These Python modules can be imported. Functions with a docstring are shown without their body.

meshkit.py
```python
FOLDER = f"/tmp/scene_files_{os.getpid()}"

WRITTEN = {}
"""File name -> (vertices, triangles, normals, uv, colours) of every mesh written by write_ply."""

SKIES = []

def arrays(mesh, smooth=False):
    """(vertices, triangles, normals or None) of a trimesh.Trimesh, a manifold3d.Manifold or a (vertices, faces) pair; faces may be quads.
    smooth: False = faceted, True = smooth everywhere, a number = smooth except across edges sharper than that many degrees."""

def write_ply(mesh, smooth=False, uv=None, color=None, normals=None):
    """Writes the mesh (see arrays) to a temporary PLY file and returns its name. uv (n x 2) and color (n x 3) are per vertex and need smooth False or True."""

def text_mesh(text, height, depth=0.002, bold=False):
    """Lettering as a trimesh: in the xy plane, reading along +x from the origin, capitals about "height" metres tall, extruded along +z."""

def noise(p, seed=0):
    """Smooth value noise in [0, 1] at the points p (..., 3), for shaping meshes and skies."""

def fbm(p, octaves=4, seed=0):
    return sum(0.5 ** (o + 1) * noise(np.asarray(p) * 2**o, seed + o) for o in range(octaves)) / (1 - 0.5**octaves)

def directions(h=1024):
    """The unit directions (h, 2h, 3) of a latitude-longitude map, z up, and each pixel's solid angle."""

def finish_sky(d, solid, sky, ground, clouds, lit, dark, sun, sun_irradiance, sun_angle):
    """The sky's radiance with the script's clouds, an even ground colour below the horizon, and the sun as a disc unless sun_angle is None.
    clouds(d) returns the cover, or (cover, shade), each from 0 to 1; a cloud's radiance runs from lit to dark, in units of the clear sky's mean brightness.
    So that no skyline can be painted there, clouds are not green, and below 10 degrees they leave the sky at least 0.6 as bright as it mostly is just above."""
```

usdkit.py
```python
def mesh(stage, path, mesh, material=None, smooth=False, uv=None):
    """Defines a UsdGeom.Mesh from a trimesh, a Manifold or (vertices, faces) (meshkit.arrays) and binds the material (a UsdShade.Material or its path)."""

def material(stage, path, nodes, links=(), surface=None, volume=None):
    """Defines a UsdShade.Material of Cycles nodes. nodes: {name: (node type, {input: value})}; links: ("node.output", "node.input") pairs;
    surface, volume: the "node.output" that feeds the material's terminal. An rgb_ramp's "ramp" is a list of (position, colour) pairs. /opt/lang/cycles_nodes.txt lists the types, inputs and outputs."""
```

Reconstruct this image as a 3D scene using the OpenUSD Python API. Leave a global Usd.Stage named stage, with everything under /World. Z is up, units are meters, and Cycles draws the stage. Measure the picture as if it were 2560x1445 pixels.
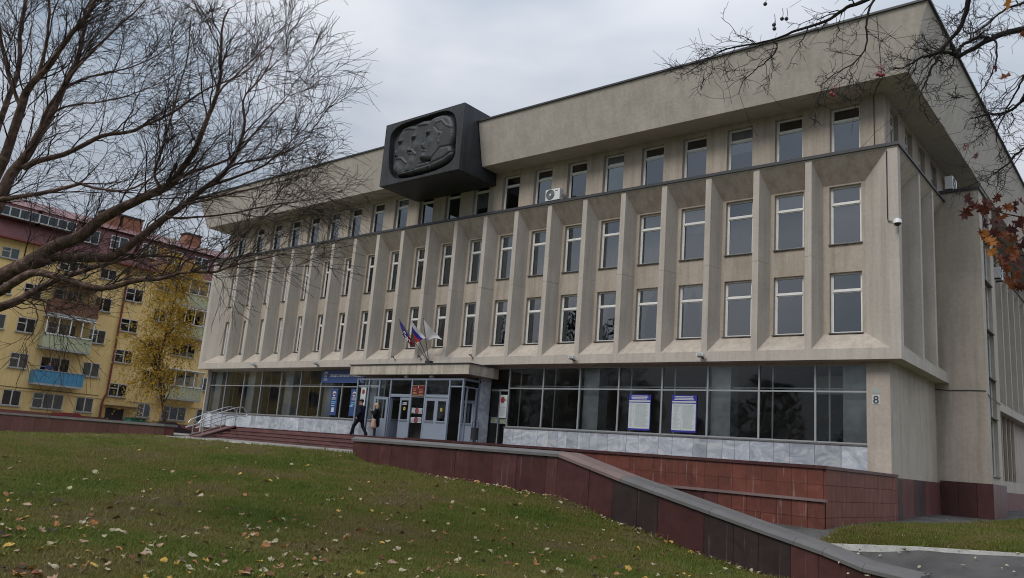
import math, random
import numpy as np, trimesh, usdkit, meshkit
import manifold3d as m3
from manifold3d import Manifold
from pxr import Usd, UsdGeom, UsdLux, UsdShade, Sdf, Gf, Vt
from scipy.interpolate import RBFInterpolator
from scipy import ndimage
from shapely.geometry import Polygon, Point, LineString
from shapely import contains_xy

R0 = random.Random(7)
RN = np.random.default_rng(7)
stage = Usd.Stage.CreateInMemory()
UsdGeom.SetStageUpAxis(stage, UsdGeom.Tokens.z); UsdGeom.SetStageMetersPerUnit(stage, 1.0)
world = UsdGeom.Xform.Define(stage, '/World'); stage.SetDefaultPrim(world.GetPrim())
UsdGeom.Scope.Define(stage, '/World/Looks')

# ---------------------------------------------------------------- camera
CAM = np.array([10.163, -28.291, -0.38])
YAW, PITCH, ROLL = np.radians([-40.259, 11.771, 4.574])
FPX, PW, PH = 2005.704, 2560, 1445
def _axes():
    f = np.array([math.sin(YAW)*math.cos(PITCH), math.cos(YAW)*math.cos(PITCH), math.sin(PITCH)])
    r = np.array([math.cos(YAW), -math.sin(YAW), 0]); u = np.cross(r, f)
    c, s = math.cos(ROLL), math.sin(ROLL)
    return np.array([c*r+s*u, -s*r+c*u, f])
AX = _axes()
cam = UsdGeom.Camera.Define(stage, '/World/camera')
mt = np.eye(4); mt[0, :3], mt[1, :3], mt[2, :3], mt[3, :3] = AX[0], AX[1], -AX[2], CAM
cam.AddTransformOp().Set(Gf.Matrix4d(*mt.ravel().tolist()))
cam.CreateHorizontalApertureAttr(36.0); cam.CreateVerticalApertureAttr(36.0*578/1024)
cam.CreateFocalLengthAttr(36.0*FPX/PW); cam.CreateClippingRangeAttr(Gf.Vec2f(0.05, 2000))
cam.CreateExposureAttr(EXPO := 0.64)

# ---------------------------------------------------------------- sky and sun
SUN = np.array([-0.10, -0.68, 0.72]); SUN /= np.linalg.norm(SUN)
SEL, SROT = math.asin(SUN[2]), math.atan2(SUN[0], SUN[1])
skymat = usdkit.material(stage, '/World/Looks/sky', {
    'sky': ('sky_texture', {'sky_type': 'single_scattering', 'sun_disc': False, 'sun_elevation': SEL, 'sun_rotation': SROT}),
    'geo': ('texture_coordinate', {}),
    'map': ('mapping', {'scale': (1.0, 1.0, 2.6), 'location': (3.3, 1.7, 0.4)}),
    'n1': ('noise_texture', {'scale': 1.25, 'detail': 5.0, 'roughness': 0.5, 'distortion': 0.4}),
    'r1': ('rgb_ramp', {'ramp': [(0.33, (2.0, 2.45, 3.0)), (0.48, (3.2, 3.55, 4.05)), (0.62, (4.7, 4.85, 5.2))]}),
    'sep': ('separate_xyz', {}),
    'zen': ('map_range', {'from_min': 0.0, 'from_max': 1.0, 'to_min': 0.62, 'to_max': 2.3, 'clamp': True}),
    'mul': ('mix', {'mix_type': 'multiply', 'fac': 1.0}),
    'mix': ('mix', {'mix_type': 'mix', 'fac': 0.93}),
    'bg': ('background_shader', {'strength': 0.08})},
    [('geo.generated', 'map.vector'), ('map.vector', 'n1.vector'), ('n1.fac', 'r1.fac'), ('geo.generated', 'sep.vector'), ('sep.z', 'zen.value'),
     ('r1.color', 'mul.color1'), ('zen.result', 'mul.color2'), ('sky.color', 'mix.color1'), ('mul.color', 'mix.color2'), ('mix.color', 'bg.color')],
    surface='bg.background')
dome = UsdLux.DomeLight.Define(stage, '/World/sky')
UsdShade.MaterialBindingAPI.Apply(dome.GetPrim()).Bind(skymat)
dome.GetPrim().SetCustomDataByKey('kind', 'structure'); dome.GetPrim().SetCustomDataByKey('label', 'grey overcast sky with soft brighter cloud patches'); dome.GetPrim().SetCustomDataByKey('category', 'sky')
sun = UsdLux.DistantLight.Define(stage, '/World/sun')
sun.CreateNormalizeAttr(True); sun.CreateIntensityAttr(0.29); sun.CreateAngleAttr(24.0); sun.CreateColorAttr(Gf.Vec3f(1.0, 0.96, 0.90))
zx = SUN; xx = np.cross([0, 0, 1.0], zx); xx /= np.linalg.norm(xx); yx = np.cross(zx, xx)
sm = np.eye(4); sm[0, :3], sm[1, :3], sm[2, :3] = xx, yx, zx
sun.AddTransformOp().Set(Gf.Matrix4d(*sm.ravel().tolist()))

# ---------------------------------------------------------------- helpers
def ray(px): return np.array([(px[0]-PW/2)/FPX, (PH/2-px[1])/FPX, 1.0]) @ AX
def at(px, x=None, y=None, z=None, d=None):
    v = ray(px)
    t = d if d is not None else (x-CAM[0])/v[0] if x is not None else (y-CAM[1])/v[1] if y is not None else (z-CAM[2])/v[2]
    return CAM + t*v
_used = {}
def numbered(parent, name):
    k = _used.get((parent, name), 0); _used[(parent, name)] = k+1
    return f'{parent}/{name}' + (f'_{k:03d}' if k else '')
def tag(o, label=None, cat=None, group=None, kind=None):
    p = o.GetPrim() if hasattr(o, 'GetPrim') else o
    for k, v in (('label', label), ('category', cat), ('group', group), ('kind', kind)):
        if v: p.SetCustomDataByKey(k, v)
    return p
def pathof(par): return '/World' if par is None else str(par.GetPath())
def thing(name, label, cat, loc=(0, 0, 0), rz=0.0, group=None, scale=None):
    x = UsdGeom.Xform.Define(stage, numbered('/World', name))
    x.AddTranslateOp().Set(Gf.Vec3d(*map(float, loc)))
    if rz: x.AddRotateZOp().Set(math.degrees(rz))
    if scale: x.AddScaleOp().Set(Gf.Vec3f(*scale))
    return tag(x, label, cat, group)
def obj(name, mesh, mat, par=None, smooth=False, label=None, kind=None):
    m = usdkit.mesh(stage, numbered(pathof(par), name), mesh, mat, smooth=smooth)
    if label or kind: tag(m, label, None, None, kind)
    return m.GetPrim()

class MB:
    def __init__(s): s.v, s.f, s.n = [], [], 0
    def add(s, v, f):
        v = np.asarray(v, float); f = np.asarray(f, int)
        if f.shape[1] == 4: f = np.vstack([f[:, [0, 1, 2]], f[:, [0, 2, 3]]])
        s.v.append(v); s.f.append(f+s.n); s.n += len(v); return s
    def tm(s, t): return s.add(t.vertices, t.faces)
    def box(s, x0, y0, z0, x1, y1, z1):
        v = [(x, y, z) for z in (z0, z1) for y in (y0, y1) for x in (x0, x1)]
        return s.add(v, [(0, 2, 3, 1), (4, 5, 7, 6), (0, 1, 5, 4), (2, 6, 7, 3), (0, 4, 6, 2), (1, 3, 7, 5)])
    def hexa(s, b, t):
        return s.add(list(b)+list(t), [(3, 2, 1, 0), (4, 5, 6, 7), (0, 1, 5, 4), (1, 2, 6, 5), (2, 3, 7, 6), (3, 0, 4, 7)])
    def prism(s, poly, a, b, axis='z'):
        """polygon extruded along an axis; poly in the other two axes, in xyz order"""
        t = trimesh.creation.extrude_polygon(Polygon(poly), b-a, engine='earcut'); v = np.array(t.vertices); v[:, 2] += a
        f = np.array(t.faces)
        if axis == 'x': v = v[:, [2, 0, 1]]
        if axis == 'y': v = v[:, [0, 2, 1]]; f = f[:, ::-1]
        return s.add(v, f)
    def tube(s, pts, rad, n=6, cap=True):
        P = np.asarray(pts, float); k = len(P); rad = np.broadcast_to(np.asarray(rad, float), (k,))
        T = np.gradient(P, axis=0); T /= np.linalg.norm(T, axis=1, keepdims=True)+1e-12
        ref = np.array([0, 0, 1.0]) if abs(T[0, 2]) < 0.9 else np.array([1.0, 0, 0])
        A = np.cross(T, ref); A /= np.linalg.norm(A, axis=1, keepdims=True)+1e-9; B = np.cross(T, A)
        th = np.arange(n)/n*2*np.pi
        V = P[:, None]+rad[:, None, None]*(np.cos(th)[None, :, None]*A[:, None]+np.sin(th)[None, :, None]*B[:, None])
        i = np.arange(k-1)[:, None]*n+np.arange(n)[None]; j = np.arange(k-1)[:, None]*n+(np.arange(n)+1)[None] % n
        F = np.stack([i, i+n, j+n, j], -1).reshape(-1, 4)
        F = np.vstack([F[:, [0, 1, 2]], F[:, [0, 2, 3]]])
        if cap and n > 2:
            F = np.vstack([F, [(0, q, q+1) for q in range(1, n-1)], [((k-1)*n, (k-1)*n+q+1, (k-1)*n+q) for q in range(1, n-1)]])
        return s.add(V.reshape(-1, 3), F)
    def mesh(s): return np.vstack(s.v), np.vstack(s.f)
    def move(s, loc=(0, 0, 0), rz=0.0):
        c, q = math.cos(rz), math.sin(rz); Rm = np.array([[c, q, 0], [-q, c, 0], [0, 0, 1]])
        s.v = [v @ Rm+np.asarray(loc, float) for v in s.v]; return s
    def build(s, name, mat, par=None, **k): return obj(name, s.mesh(), mat, par, **k)
def box(*a): return MB().box(*a)
def rbox(x0, y0, z0, x1, y1, z1, r=0.01, seg=8):
    r = min(r, .49*(x1-x0), .49*(y1-y0), .49*(z1-z0))
    sp = Manifold.sphere(r, seg)
    h = Manifold.batch_hull([sp.translate((x, y, z)) for x in (x0+r, x1-r) for y in (y0+r, y1-r) for z in (z0+r, z1-r)])
    q = h.to_mesh(); return MB().add(q.vert_properties[:, :3], q.tri_verts)

# ---------------------------------------------------------------- materials
L = '/World/Looks/'
def mat(name, color, rough=0.7, var=0.12, scale=3.0, fine=40.0, bump=0.0, bscale=60.0, metallic=0.0, spec=0.4, streak=0.0, tint=None, rand=0.0, extra=None):
    """principled with two noise scales of tone, optional fine relief, optional vertical streaks of dirt"""
    c = np.array(color, float); d = np.clip(c*(1-var), 0, 1); b = np.clip(c*(1+var), 0, 1)
    if tint is not None: d = np.array(tint)
    N = {'geo': ('geometry', {}), 'n1': ('noise_texture', {'scale': scale, 'detail': 5.0, 'roughness': 0.6}),
         'r1': ('rgb_ramp', {'ramp': [(0.3, d), (0.7, b)]}), 'n2': ('noise_texture', {'scale': fine, 'detail': 3.0}),
         'r2': ('rgb_ramp', {'ramp': [(0.25, (1-var*.8,)*3), (0.75, (1+var*.8,)*3)]}), 'm': ('mix', {'mix_type': 'multiply', 'fac': 1.0}),
         'p': ('principled_bsdf', {'roughness': rough, 'metallic': metallic, 'specular_ior_level': spec})}
    K = [('geo.position', 'n1.vector'), ('geo.position', 'n2.vector'), ('n1.fac', 'r1.fac'), ('n2.fac', 'r2.fac'), ('r1.color', 'm.color1'), ('r2.color', 'm.color2')]
    out = 'm.color'
    if streak:
        N.update({'map': ('mapping', {'scale': (2.2, 2.2, 0.16)}), 'n3': ('noise_texture', {'scale': 1.6, 'detail': 5.0, 'roughness': 0.65}),
                  'r3': ('rgb_ramp', {'ramp': [(0.36, (1-streak, 1-streak*1.05, 1-streak*1.15)), (0.56, (1, 1, 1))]}), 'm3': ('mix', {'mix_type': 'multiply', 'fac': 1.0})})
        K += [('geo.position', 'map.vector'), ('map.vector', 'n3.vector'), ('n3.fac', 'r3.fac'), (out, 'm3.color1'), ('r3.color', 'm3.color2')]; out = 'm3.color'
    if rand:
        N.update({'oi': ('object_info', {}), 'hr': ('map_range', {'to_min': 1-rand, 'to_max': 1+rand}), 'm4': ('mix', {'mix_type': 'multiply', 'fac': 1.0})})
        K += [('oi.random', 'hr.value'), (out, 'm4.color1'), ('hr.result', 'm4.color2')]; out = 'm4.color'
    K.append((out, 'p.base_color'))
    if bump:
        N.update({'nb': ('noise_texture', {'scale': bscale, 'detail': 4.0, 'roughness': 0.6}), 'b': ('bump', {'strength': bump, 'distance': 0.02})})
        K += [('geo.position', 'nb.vector'), ('nb.fac', 'b.height'), ('b.normal', 'p.normal')]
    return usdkit.material(stage, L+name, N, K, surface='p.BSDF')
def plain(name, color, rough=0.5, metallic=0.0, spec=0.5): return mat(name, color, rough, 0.05, 5.0, 60.0, metallic=metallic, spec=spec)
def glass(name, ior=1.9, tint=(0.92, 0.94, 0.95), bump=0.006, rough=0.0):
    return usdkit.material(stage, L+name, {
        'geo': ('geometry', {}), 'n': ('noise_texture', {'scale': 1.1, 'detail': 1.0}), 'b': ('bump', {'strength': bump*20, 'distance': 0.02}),
        'oi': ('object_info', {}), 'hr': ('rgb_ramp', {'ramp': [(0, (0.74, 0.78, 0.83)), (1, (0.96, 0.98, 1.0))]}), 't': ('transparent_bsdf', {'color': tint}), 'g': ('glossy_bsdf', {'roughness': rough}), 'f': ('fresnel', {'IOR': ior}), 'm': ('mix_closure', {})},
        [('geo.position', 'n.vector'), ('n.fac', 'b.height'), ('b.normal', 'g.normal'), ('oi.random', 'hr.fac'), ('hr.color', 'g.color'), ('f.fac', 'm.fac'), ('t.BSDF', 'm.closure1'), ('g.BSDF', 'm.closure2')], surface='m.closure')
def leafy(name, cols, trans=0.35, rough=0.6):
    """leaf colours picked per island of the mesh"""
    st = [(i/max(1, len(cols)-1), c) for i, c in enumerate(cols)]
    return usdkit.material(stage, L+name, {
        'geo': ('geometry', {}), 'r': ('rgb_ramp', {'ramp': st}), 'd': ('principled_bsdf', {'roughness': rough, 'specular_ior_level': 0.3}), 't': ('translucent_bsdf', {}), 'm': ('mix_closure', {'fac': trans})},
        [('geo.random_per_island', 'r.fac'), ('r.color', 'd.base_color'), ('r.color', 't.color'), ('d.BSDF', 'm.closure1'), ('t.BSDF', 'm.closure2')], surface='m.closure')

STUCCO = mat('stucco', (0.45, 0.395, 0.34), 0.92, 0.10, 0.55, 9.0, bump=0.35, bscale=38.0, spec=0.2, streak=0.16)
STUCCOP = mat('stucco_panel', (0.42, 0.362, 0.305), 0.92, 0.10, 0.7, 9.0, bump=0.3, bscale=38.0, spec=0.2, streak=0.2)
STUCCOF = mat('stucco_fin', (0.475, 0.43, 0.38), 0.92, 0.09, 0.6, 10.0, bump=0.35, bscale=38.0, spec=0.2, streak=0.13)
CONC = mat('parapet_render', (0.455, 0.415, 0.365), 0.92, 0.10, 0.9, 7.0, bump=0.6, bscale=22.0, spec=0.2, streak=0.1)
CANOPY = mat('canopy_concrete', (0.46, 0.415, 0.35), 0.9, 0.14, 1.2, 9.0, bump=0.3, bscale=30.0, spec=0.2, streak=0.3)
FLASH = mat('dark_flashing', (0.045, 0.045, 0.05), 0.5, 0.2, 2.0)
WHITE = mat('white_frame', (0.74, 0.73, 0.71), 0.5, 0.08, 3.0, 40)
SILL = mat('sill_metal', (0.10, 0.095, 0.09), 0.6, 0.25, 2.0)
ALU = mat('aluminium', (0.40, 0.41, 0.42), 0.42, 0.08, 2.0, metallic=0.55)
GREYP = mat('grey_door_paint', (0.235, 0.27, 0.335), 0.45, 0.05, 2.0)
PANE = glass('pane_glass', 2.65)
SHOP = glass('shop_glass', 1.6, (0.92, 0.94, 0.94), 0.012, 0.03)
HGLASS = glass('house_glass', 1.9)
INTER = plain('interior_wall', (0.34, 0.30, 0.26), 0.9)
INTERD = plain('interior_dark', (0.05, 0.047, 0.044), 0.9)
INTERF = plain('interior_floor', (0.16, 0.13, 0.12), 0.35)
MARBLE = [usdkit.material(stage, L+f'marble_{"abc"[i]}', {
    'geo': ('geometry', {}), 'map': ('mapping', {'rotation': (0.3, 0.9+i*0.5, 0.2), 'scale': (1, 1, 1.6), 'location': (i*5.3, 0, i*2.0)}),
    'n': ('noise_texture', {'scale': 1.3, 'detail': 7.0, 'roughness': 0.62, 'distortion': 1.6}),
    'r': ('rgb_ramp', {'ramp': [(0.30, np.array((0.243, 0.263, 0.297))*t), (0.52, np.array((0.387, 0.412, 0.461))*t), (0.60, np.array((0.494, 0.518, 0.551))*t), (0.64, (0.50, 0.49, 0.46)), (0.68, np.array((0.428, 0.453, 0.494))*t)]}),
    'oi': ('object_info', {}), 'hr': ('map_range', {'to_min': 0.86, 'to_max': 1.12}), 'm': ('mix', {'mix_type': 'multiply', 'fac': 1.0}), 'p': ('principled_bsdf', {'roughness': 0.42})},
    [('geo.position', 'map.vector'), ('map.vector', 'n.vector'), ('n.fac', 'r.fac'), ('r.color', 'm.color1'), ('oi.random', 'hr.value'), ('hr.result', 'm.color2'), ('m.color', 'p.base_color')], surface='p.BSDF') for i, t in enumerate((1.0, 1.12, 0.92))]
def redstone(name, col, rough, wht, rnd):
    return usdkit.material(stage, L+name, {
        'geo': ('geometry', {}), 'n': ('noise_texture', {'scale': 2.2, 'detail': 6.0, 'roughness': 0.65, 'distortion': 0.8}),
        'r': ('rgb_ramp', {'ramp': [(0.28, np.array(col)*0.62), (0.6, np.array(col)), (0.8, np.array(col)*1.35)]}),
        'map': ('mapping', {'scale': (7.0, 7.0, 0.28)}), 'n3': ('noise_texture', {'scale': 1.5, 'detail': 5.0, 'roughness': 0.7}),
        'r3': ('rgb_ramp', {'ramp': [(0.60, (0, 0, 0)), (0.72, (1, 1, 1))]}), 'fc': ('math', {'math_type': 'multiply', 'value2': wht}),
        'mx': ('mix', {'mix_type': 'mix', 'color2': (0.42, 0.36, 0.36)}),
        'oi': ('object_info', {}), 'hr': ('map_range', {'to_min': 1-rnd, 'to_max': 1+rnd}), 'm': ('mix', {'mix_type': 'multiply', 'fac': 1.0}), 'p': ('principled_bsdf', {'roughness': rough, 'specular_ior_level': 0.4})},
        [('geo.position', 'n.vector'), ('n.fac', 'r.fac'), ('geo.position', 'map.vector'), ('map.vector', 'n3.vector'), ('n3.fac', 'r3.fac'), ('r3.color', 'fc.value1'), ('fc.value', 'mx.fac'),
         ('r.color', 'm.color1'), ('oi.random', 'hr.value'), ('hr.result', 'm.color2'), ('m.color', 'mx.color1'), ('mx.color', 'p.base_color')], surface='p.BSDF')
REDTILE = redstone('red_tile', (0.15, 0.045, 0.030), 0.5, 0.6, 0.10)
GRANITE = redstone('red_granite', (0.085, 0.033, 0.032), 0.36, 0.22, 0.24)
GRANDK = redstone('dark_granite', (0.038, 0.025, 0.025), 0.36, 0.14, 0.2)
STEPRED = redstone('red_step', (0.15, 0.07, 0.066), 0.6, 0.25, 0.1)
GROUT = plain('grout', (0.15, 0.05, 0.036), 0.9)
COPING = mat('granite_coping', (0.125, 0.12, 0.12), 0.6, 0.16, 1.3, 70.0, bump=0.2, bscale=90)
COPINGR = mat('pink_granite_coping', (0.18, 0.125, 0.117), 0.55, 0.16, 1.3, 70.0, bump=0.2, bscale=90)
ASPHALT = mat('asphalt', (0.085, 0.081, 0.079), 0.85, 0.38, 0.7, 160.0, bump=0.6, bscale=160)
PAVING = mat('forecourt_concrete', (0.24, 0.225, 0.21), 0.85, 0.15, 0.7, 50.0, bump=0.2)
KERBW = mat('white_kerb', (0.52, 0.51, 0.48), 0.8, 0.2, 4.0, 30)
EARTH = mat('earth', (0.055, 0.05, 0.03), 0.95, 0.3, 0.5, 20)
BRONZE = mat('dark_bronze', (0.040, 0.043, 0.048), 0.62, 0.3, 0.9, 14.0, bump=0.2, bscale=20, metallic=0.15, streak=0.3)
BRONZB = mat('dark_box_sheet', (0.040, 0.042, 0.048), 0.5, 0.3, 0.7, 12.0, metallic=0.3, streak=0.3)
STEEL = mat('rail_steel', (0.50, 0.51, 0.53), 0.3, 0.06, 3.0, metallic=0.7)
BLACK = plain('black_iron', (0.03, 0.03, 0.035), 0.5)
CURT = usdkit.material(stage, L+'curtain', {'d': ('diffuse_bsdf', {'color': (0.86, 0.86, 0.85)}), 't': ('translucent_bsdf', {'color': (0.7, 0.7, 0.7)}), 'm': ('mix_closure', {'fac': 0.35})}, [('d.BSDF', 'm.closure1'), ('t.BSDF', 'm.closure2')], surface='m.closure')
BLIND = plain('window_blind', (0.42, 0.46, 0.45), 0.8)
PLASTW = plain('white_plastic', (0.68, 0.68, 0.68), 0.4)
PLASTG = plain('grey_plastic', (0.12, 0.12, 0.125), 0.5)

# ---------------------------------------------------------------- the ground
def grid(x0, x1, y0, y1, step, zf, poly=None):
    xs = np.linspace(x0, x1, max(2, int(round((x1-x0)/step))+1)); ys = np.linspace(y0, y1, max(2, int(round((y1-y0)/step))+1))
    X, Y = np.meshgrid(xs, ys); Z = zf(np.stack([X.ravel(), Y.ravel()], 1)).reshape(X.shape)
    V = np.stack([X, Y, Z], -1).reshape(-1, 3); nx, ny = len(xs), len(ys)
    i = (np.arange(ny-1)[:, None]*nx+np.arange(nx-1)[None]).ravel(); F = np.stack([i, i+1, i+nx+1, i+nx], 1)
    if poly is not None:
        C = V[F].mean(1); F = F[contains_xy(poly, C[:, 0], C[:, 1])]
    F = np.vstack([F[:, [0, 1, 2]], F[:, [0, 2, 3]]])
    u = np.unique(F); rm = np.full(len(V), -1); rm[u] = np.arange(len(u))
    return V[u], rm[F]
YW = -9.2          # line of the two granite walls that flank the steps
basepts = [(-12.73, -.70), (-12.48, -.85), (-11.91, -1.02), (-10.71, -1.03), (-9.91, -1.11), (-8.39, -1.25), (-6.83, -1.25), (-5.22, -1.36), (-3.75, -1.43), (-3.02, -1.53), (-2.02, -1.81), (-.84, -2.03), (.57, -2.36), (1.61, -2.52), (2.38, -2.64), (4.5, -2.72), (5.8, -2.35)]
LP = [(x, YW-.02, z) for x, z in basepts]
LP += [(x, YW, -.715) for x in (-14, -16, -18, -22, -26)]+[(-26.5, YW, -.67), (-30, YW, -.80), (-36, YW, -1.05), (-44, YW, -1.38), (-52, YW, -1.5)]
LP += [(2.3, -20.8, -2.08), (.7, -24.9, -1.95), (10.2, -28.3, -2.0), (5, -15, -2.55), (6, -9.7, -2.22), (8.2, -13, -2.24), (14.2, -22, -2.45), (-8, -20, -1.62), (-10, -30, -1.5), (-25, -25, -1.3), (-45, -30, -1.5), (20, -35, -2.1), (-20, -45, -1.6), (12, -45, -2.0), (-18, -14, -.93), (-30, -16, -1.2)]
LP = np.array(LP); _lawn = RBFInterpolator(LP[:, :2], LP[:, 2], kernel='linear', smoothing=0.02)
def lawn_z(p): return _lawn(p)+0.035*(meshkit.fbm(np.column_stack([np.asarray(p)*0.55, np.zeros(len(p))]), 3, 5)-.5)
lawn_poly = Polygon([(-62, -52), (22, -52), (14.2, -22), (8.2, -13), (5.9, -9.6), (5.7, YW+.02), (-62, YW+.02)])
GP = np.array([(2.85, -6.4, -1.57), (2.8, .5, -1.44), (2.7, 8, -1.24), (6, 8, -1.24), (4.5, 25, -1.05), (12, 25, -1.05), (3.3, -8.15, -1.86), (5.2, -7.0, -1.74), (7.2, -6.2, -1.66), (4.4, -8.4, -2.16), (5.6, -8.6, -2.29), (6, -9.6, -2.3), (8, -12.5, -2.3), (9, -9, -2.05), (14, -21, -2.45), (12, -12, -2.2), (14, -3, -1.75), (20, 0, -1.7), (10, -28, -2.6), (-2, -7.5, -1.45), (-8, -7.5, -.95), (-12.5, -7.5, -.62), (0, -7.5, -1.6), (25, 25, -1.2), (22, -20, -2.5)])
_road = RBFInterpolator(GP[:, :2], GP[:, 2], kernel='linear', smoothing=0.02)
def road_z(p): return _road(p)
SOIL = usdkit.material(stage, L+'lawn_soil', {
    'geo': ('geometry', {}), 'n': ('noise_texture', {'scale': 0.5, 'detail': 6.0, 'roughness': 0.65}), 'n2': ('noise_texture', {'scale': 30.0, 'detail': 4.0}),
    'r': ('rgb_ramp', {'ramp': [(0.3, (0.085, 0.115, 0.028)), (0.5, (0.11, 0.13, 0.036)), (0.60, (0.15, 0.14, 0.052)), (0.72, (0.15, 0.125, 0.07))]}),
    'r2': ('rgb_ramp', {'ramp': [(0.3, (0.5,)*3), (0.7, (1.4,)*3)]}), 'm': ('mix', {'mix_type': 'multiply', 'fac': 1.0}), 'p': ('principled_bsdf', {'roughness': 0.95, 'specular_ior_level': 0.1})},
    [('geo.position', 'n.vector'), ('geo.position', 'n2.vector'), ('n.fac', 'r.fac'), ('n2.fac', 'r2.fac'), ('r.color', 'm.color1'), ('r2.color', 'm.color2'), ('m.color', 'p.base_color')], surface='p.BSDF')
tag(obj('ground', box(-400, -400, -3.9, 400, 400, -3.6).mesh(), EARTH), 'wide earth ground around the site', 'ground', kind='structure')
tag(obj('lawn', grid(-62, 22, -52, YW+.02, 0.5, lawn_z, lawn_poly), SOIL, smooth=True), 'sloping green lawn in front of the public building', 'lawn', kind='structure')
road_poly = Polygon([(-12.6, -8.9), (5.1, -8.9), (5.1, -10.4), (7.2, -13.6), (13.2, -22), (40, -22), (40, 60), (-12.6, 60)])
tag(obj('asphalt_road', grid(-12.6, 40, -22, 60, 0.3, road_z, road_poly), ASPHALT, smooth=True), 'grey asphalt path and drive around the right corner', 'road', kind='structure')
tag(obj('forecourt', MB().box(-90, -7.53, -3.0, -12.6, 60, -0.605).box(-90, YW+.22, -3.0, -26.6, -7.53, -0.605).hexa([(-26.6, YW+.2, -3), (-12.6, YW+.2, -3), (-12.6, -7.53, -3), (-26.6, -7.53, -3)], [(-26.6, YW+.2, -.70), (-12.6, YW+.2, -.70), (-12.6, -7.53, -.605), (-26.6, -7.53, -.605)]).mesh(), PAVING), 'pale concrete forecourt at the foot of the steps', 'pavement', kind='structure')
tag(obj('forecourt_kerb', MB().box(-26.4, YW+.02, -1.2, -12.75, YW+.2, -0.675).mesh(), KERBW), 'white painted kerb between lawn and forecourt', 'kerb', kind='structure')
# the small lawn beside the drive, with its white kerb
patch = Polygon([(3.25, -8.1), (5.17, -6.95), (7.17, -6.15), (14, -3.7), (14, 20), (5.8, 17.0), (5.2, 6.5), (4.6, 2.5), (3.7, -2.0), (3.2, -6.0)])
tag(obj('side_lawn', grid(2, 14, -10, 21, 0.25, lambda p: road_z(p)+0.06, patch), SOIL, smooth=True), 'small lawn patch between the drive and the building side', 'lawn', kind='structure')
kp = np.array([(3.3, -8.15), (5.2, -7.0), (7.2, -6.2), (14.5, -3.6)]); kk = MB()
seg = np.vstack([np.linspace(kp[0], kp[1], 8)[:-1], np.linspace(kp[1], kp[2], 8)[:-1], np.linspace(kp[2], kp[3], 16)])
zz = np.interp(seg[:, 0], kp[:, 0], [-1.86, -1.735, -1.655, -1.60])
for a, b, za, zb in zip(seg[:-1], seg[1:], zz[:-1], zz[1:]):
    n = np.array([-(b-a)[1], (b-a)[0]]); n = n/np.linalg.norm(n)*.045
    q = [(*(a-n), za-.3), (*(b-n), zb-.3), (*(b+n), zb-.3), (*(a+n), za-.3)]
    kk.hexa(q, [(x, y, z+.3+.045) for x, y, z in q])
tag(kk.build('drive_kerb', KERBW), 'white painted kerb along the drive edge', 'kerb', kind='structure')

# ---------------------------------------------------------------- the public building
bld = thing('public_building', 'long beige four storey public building with concrete fins and dark relief box', 'building')
XL, XR = -41.05, 3.19                       # ends of the fin screen
WL, WR = -40.55, 2.69                       # ends of the ground storey
ZL, ZB, ZT = 3.77, 4.145, 11.2              # ledge underside, ledge top, fin top
D, YB = 0.7, 34.0
finx = [-2.0*i for i in range(20)]
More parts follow.
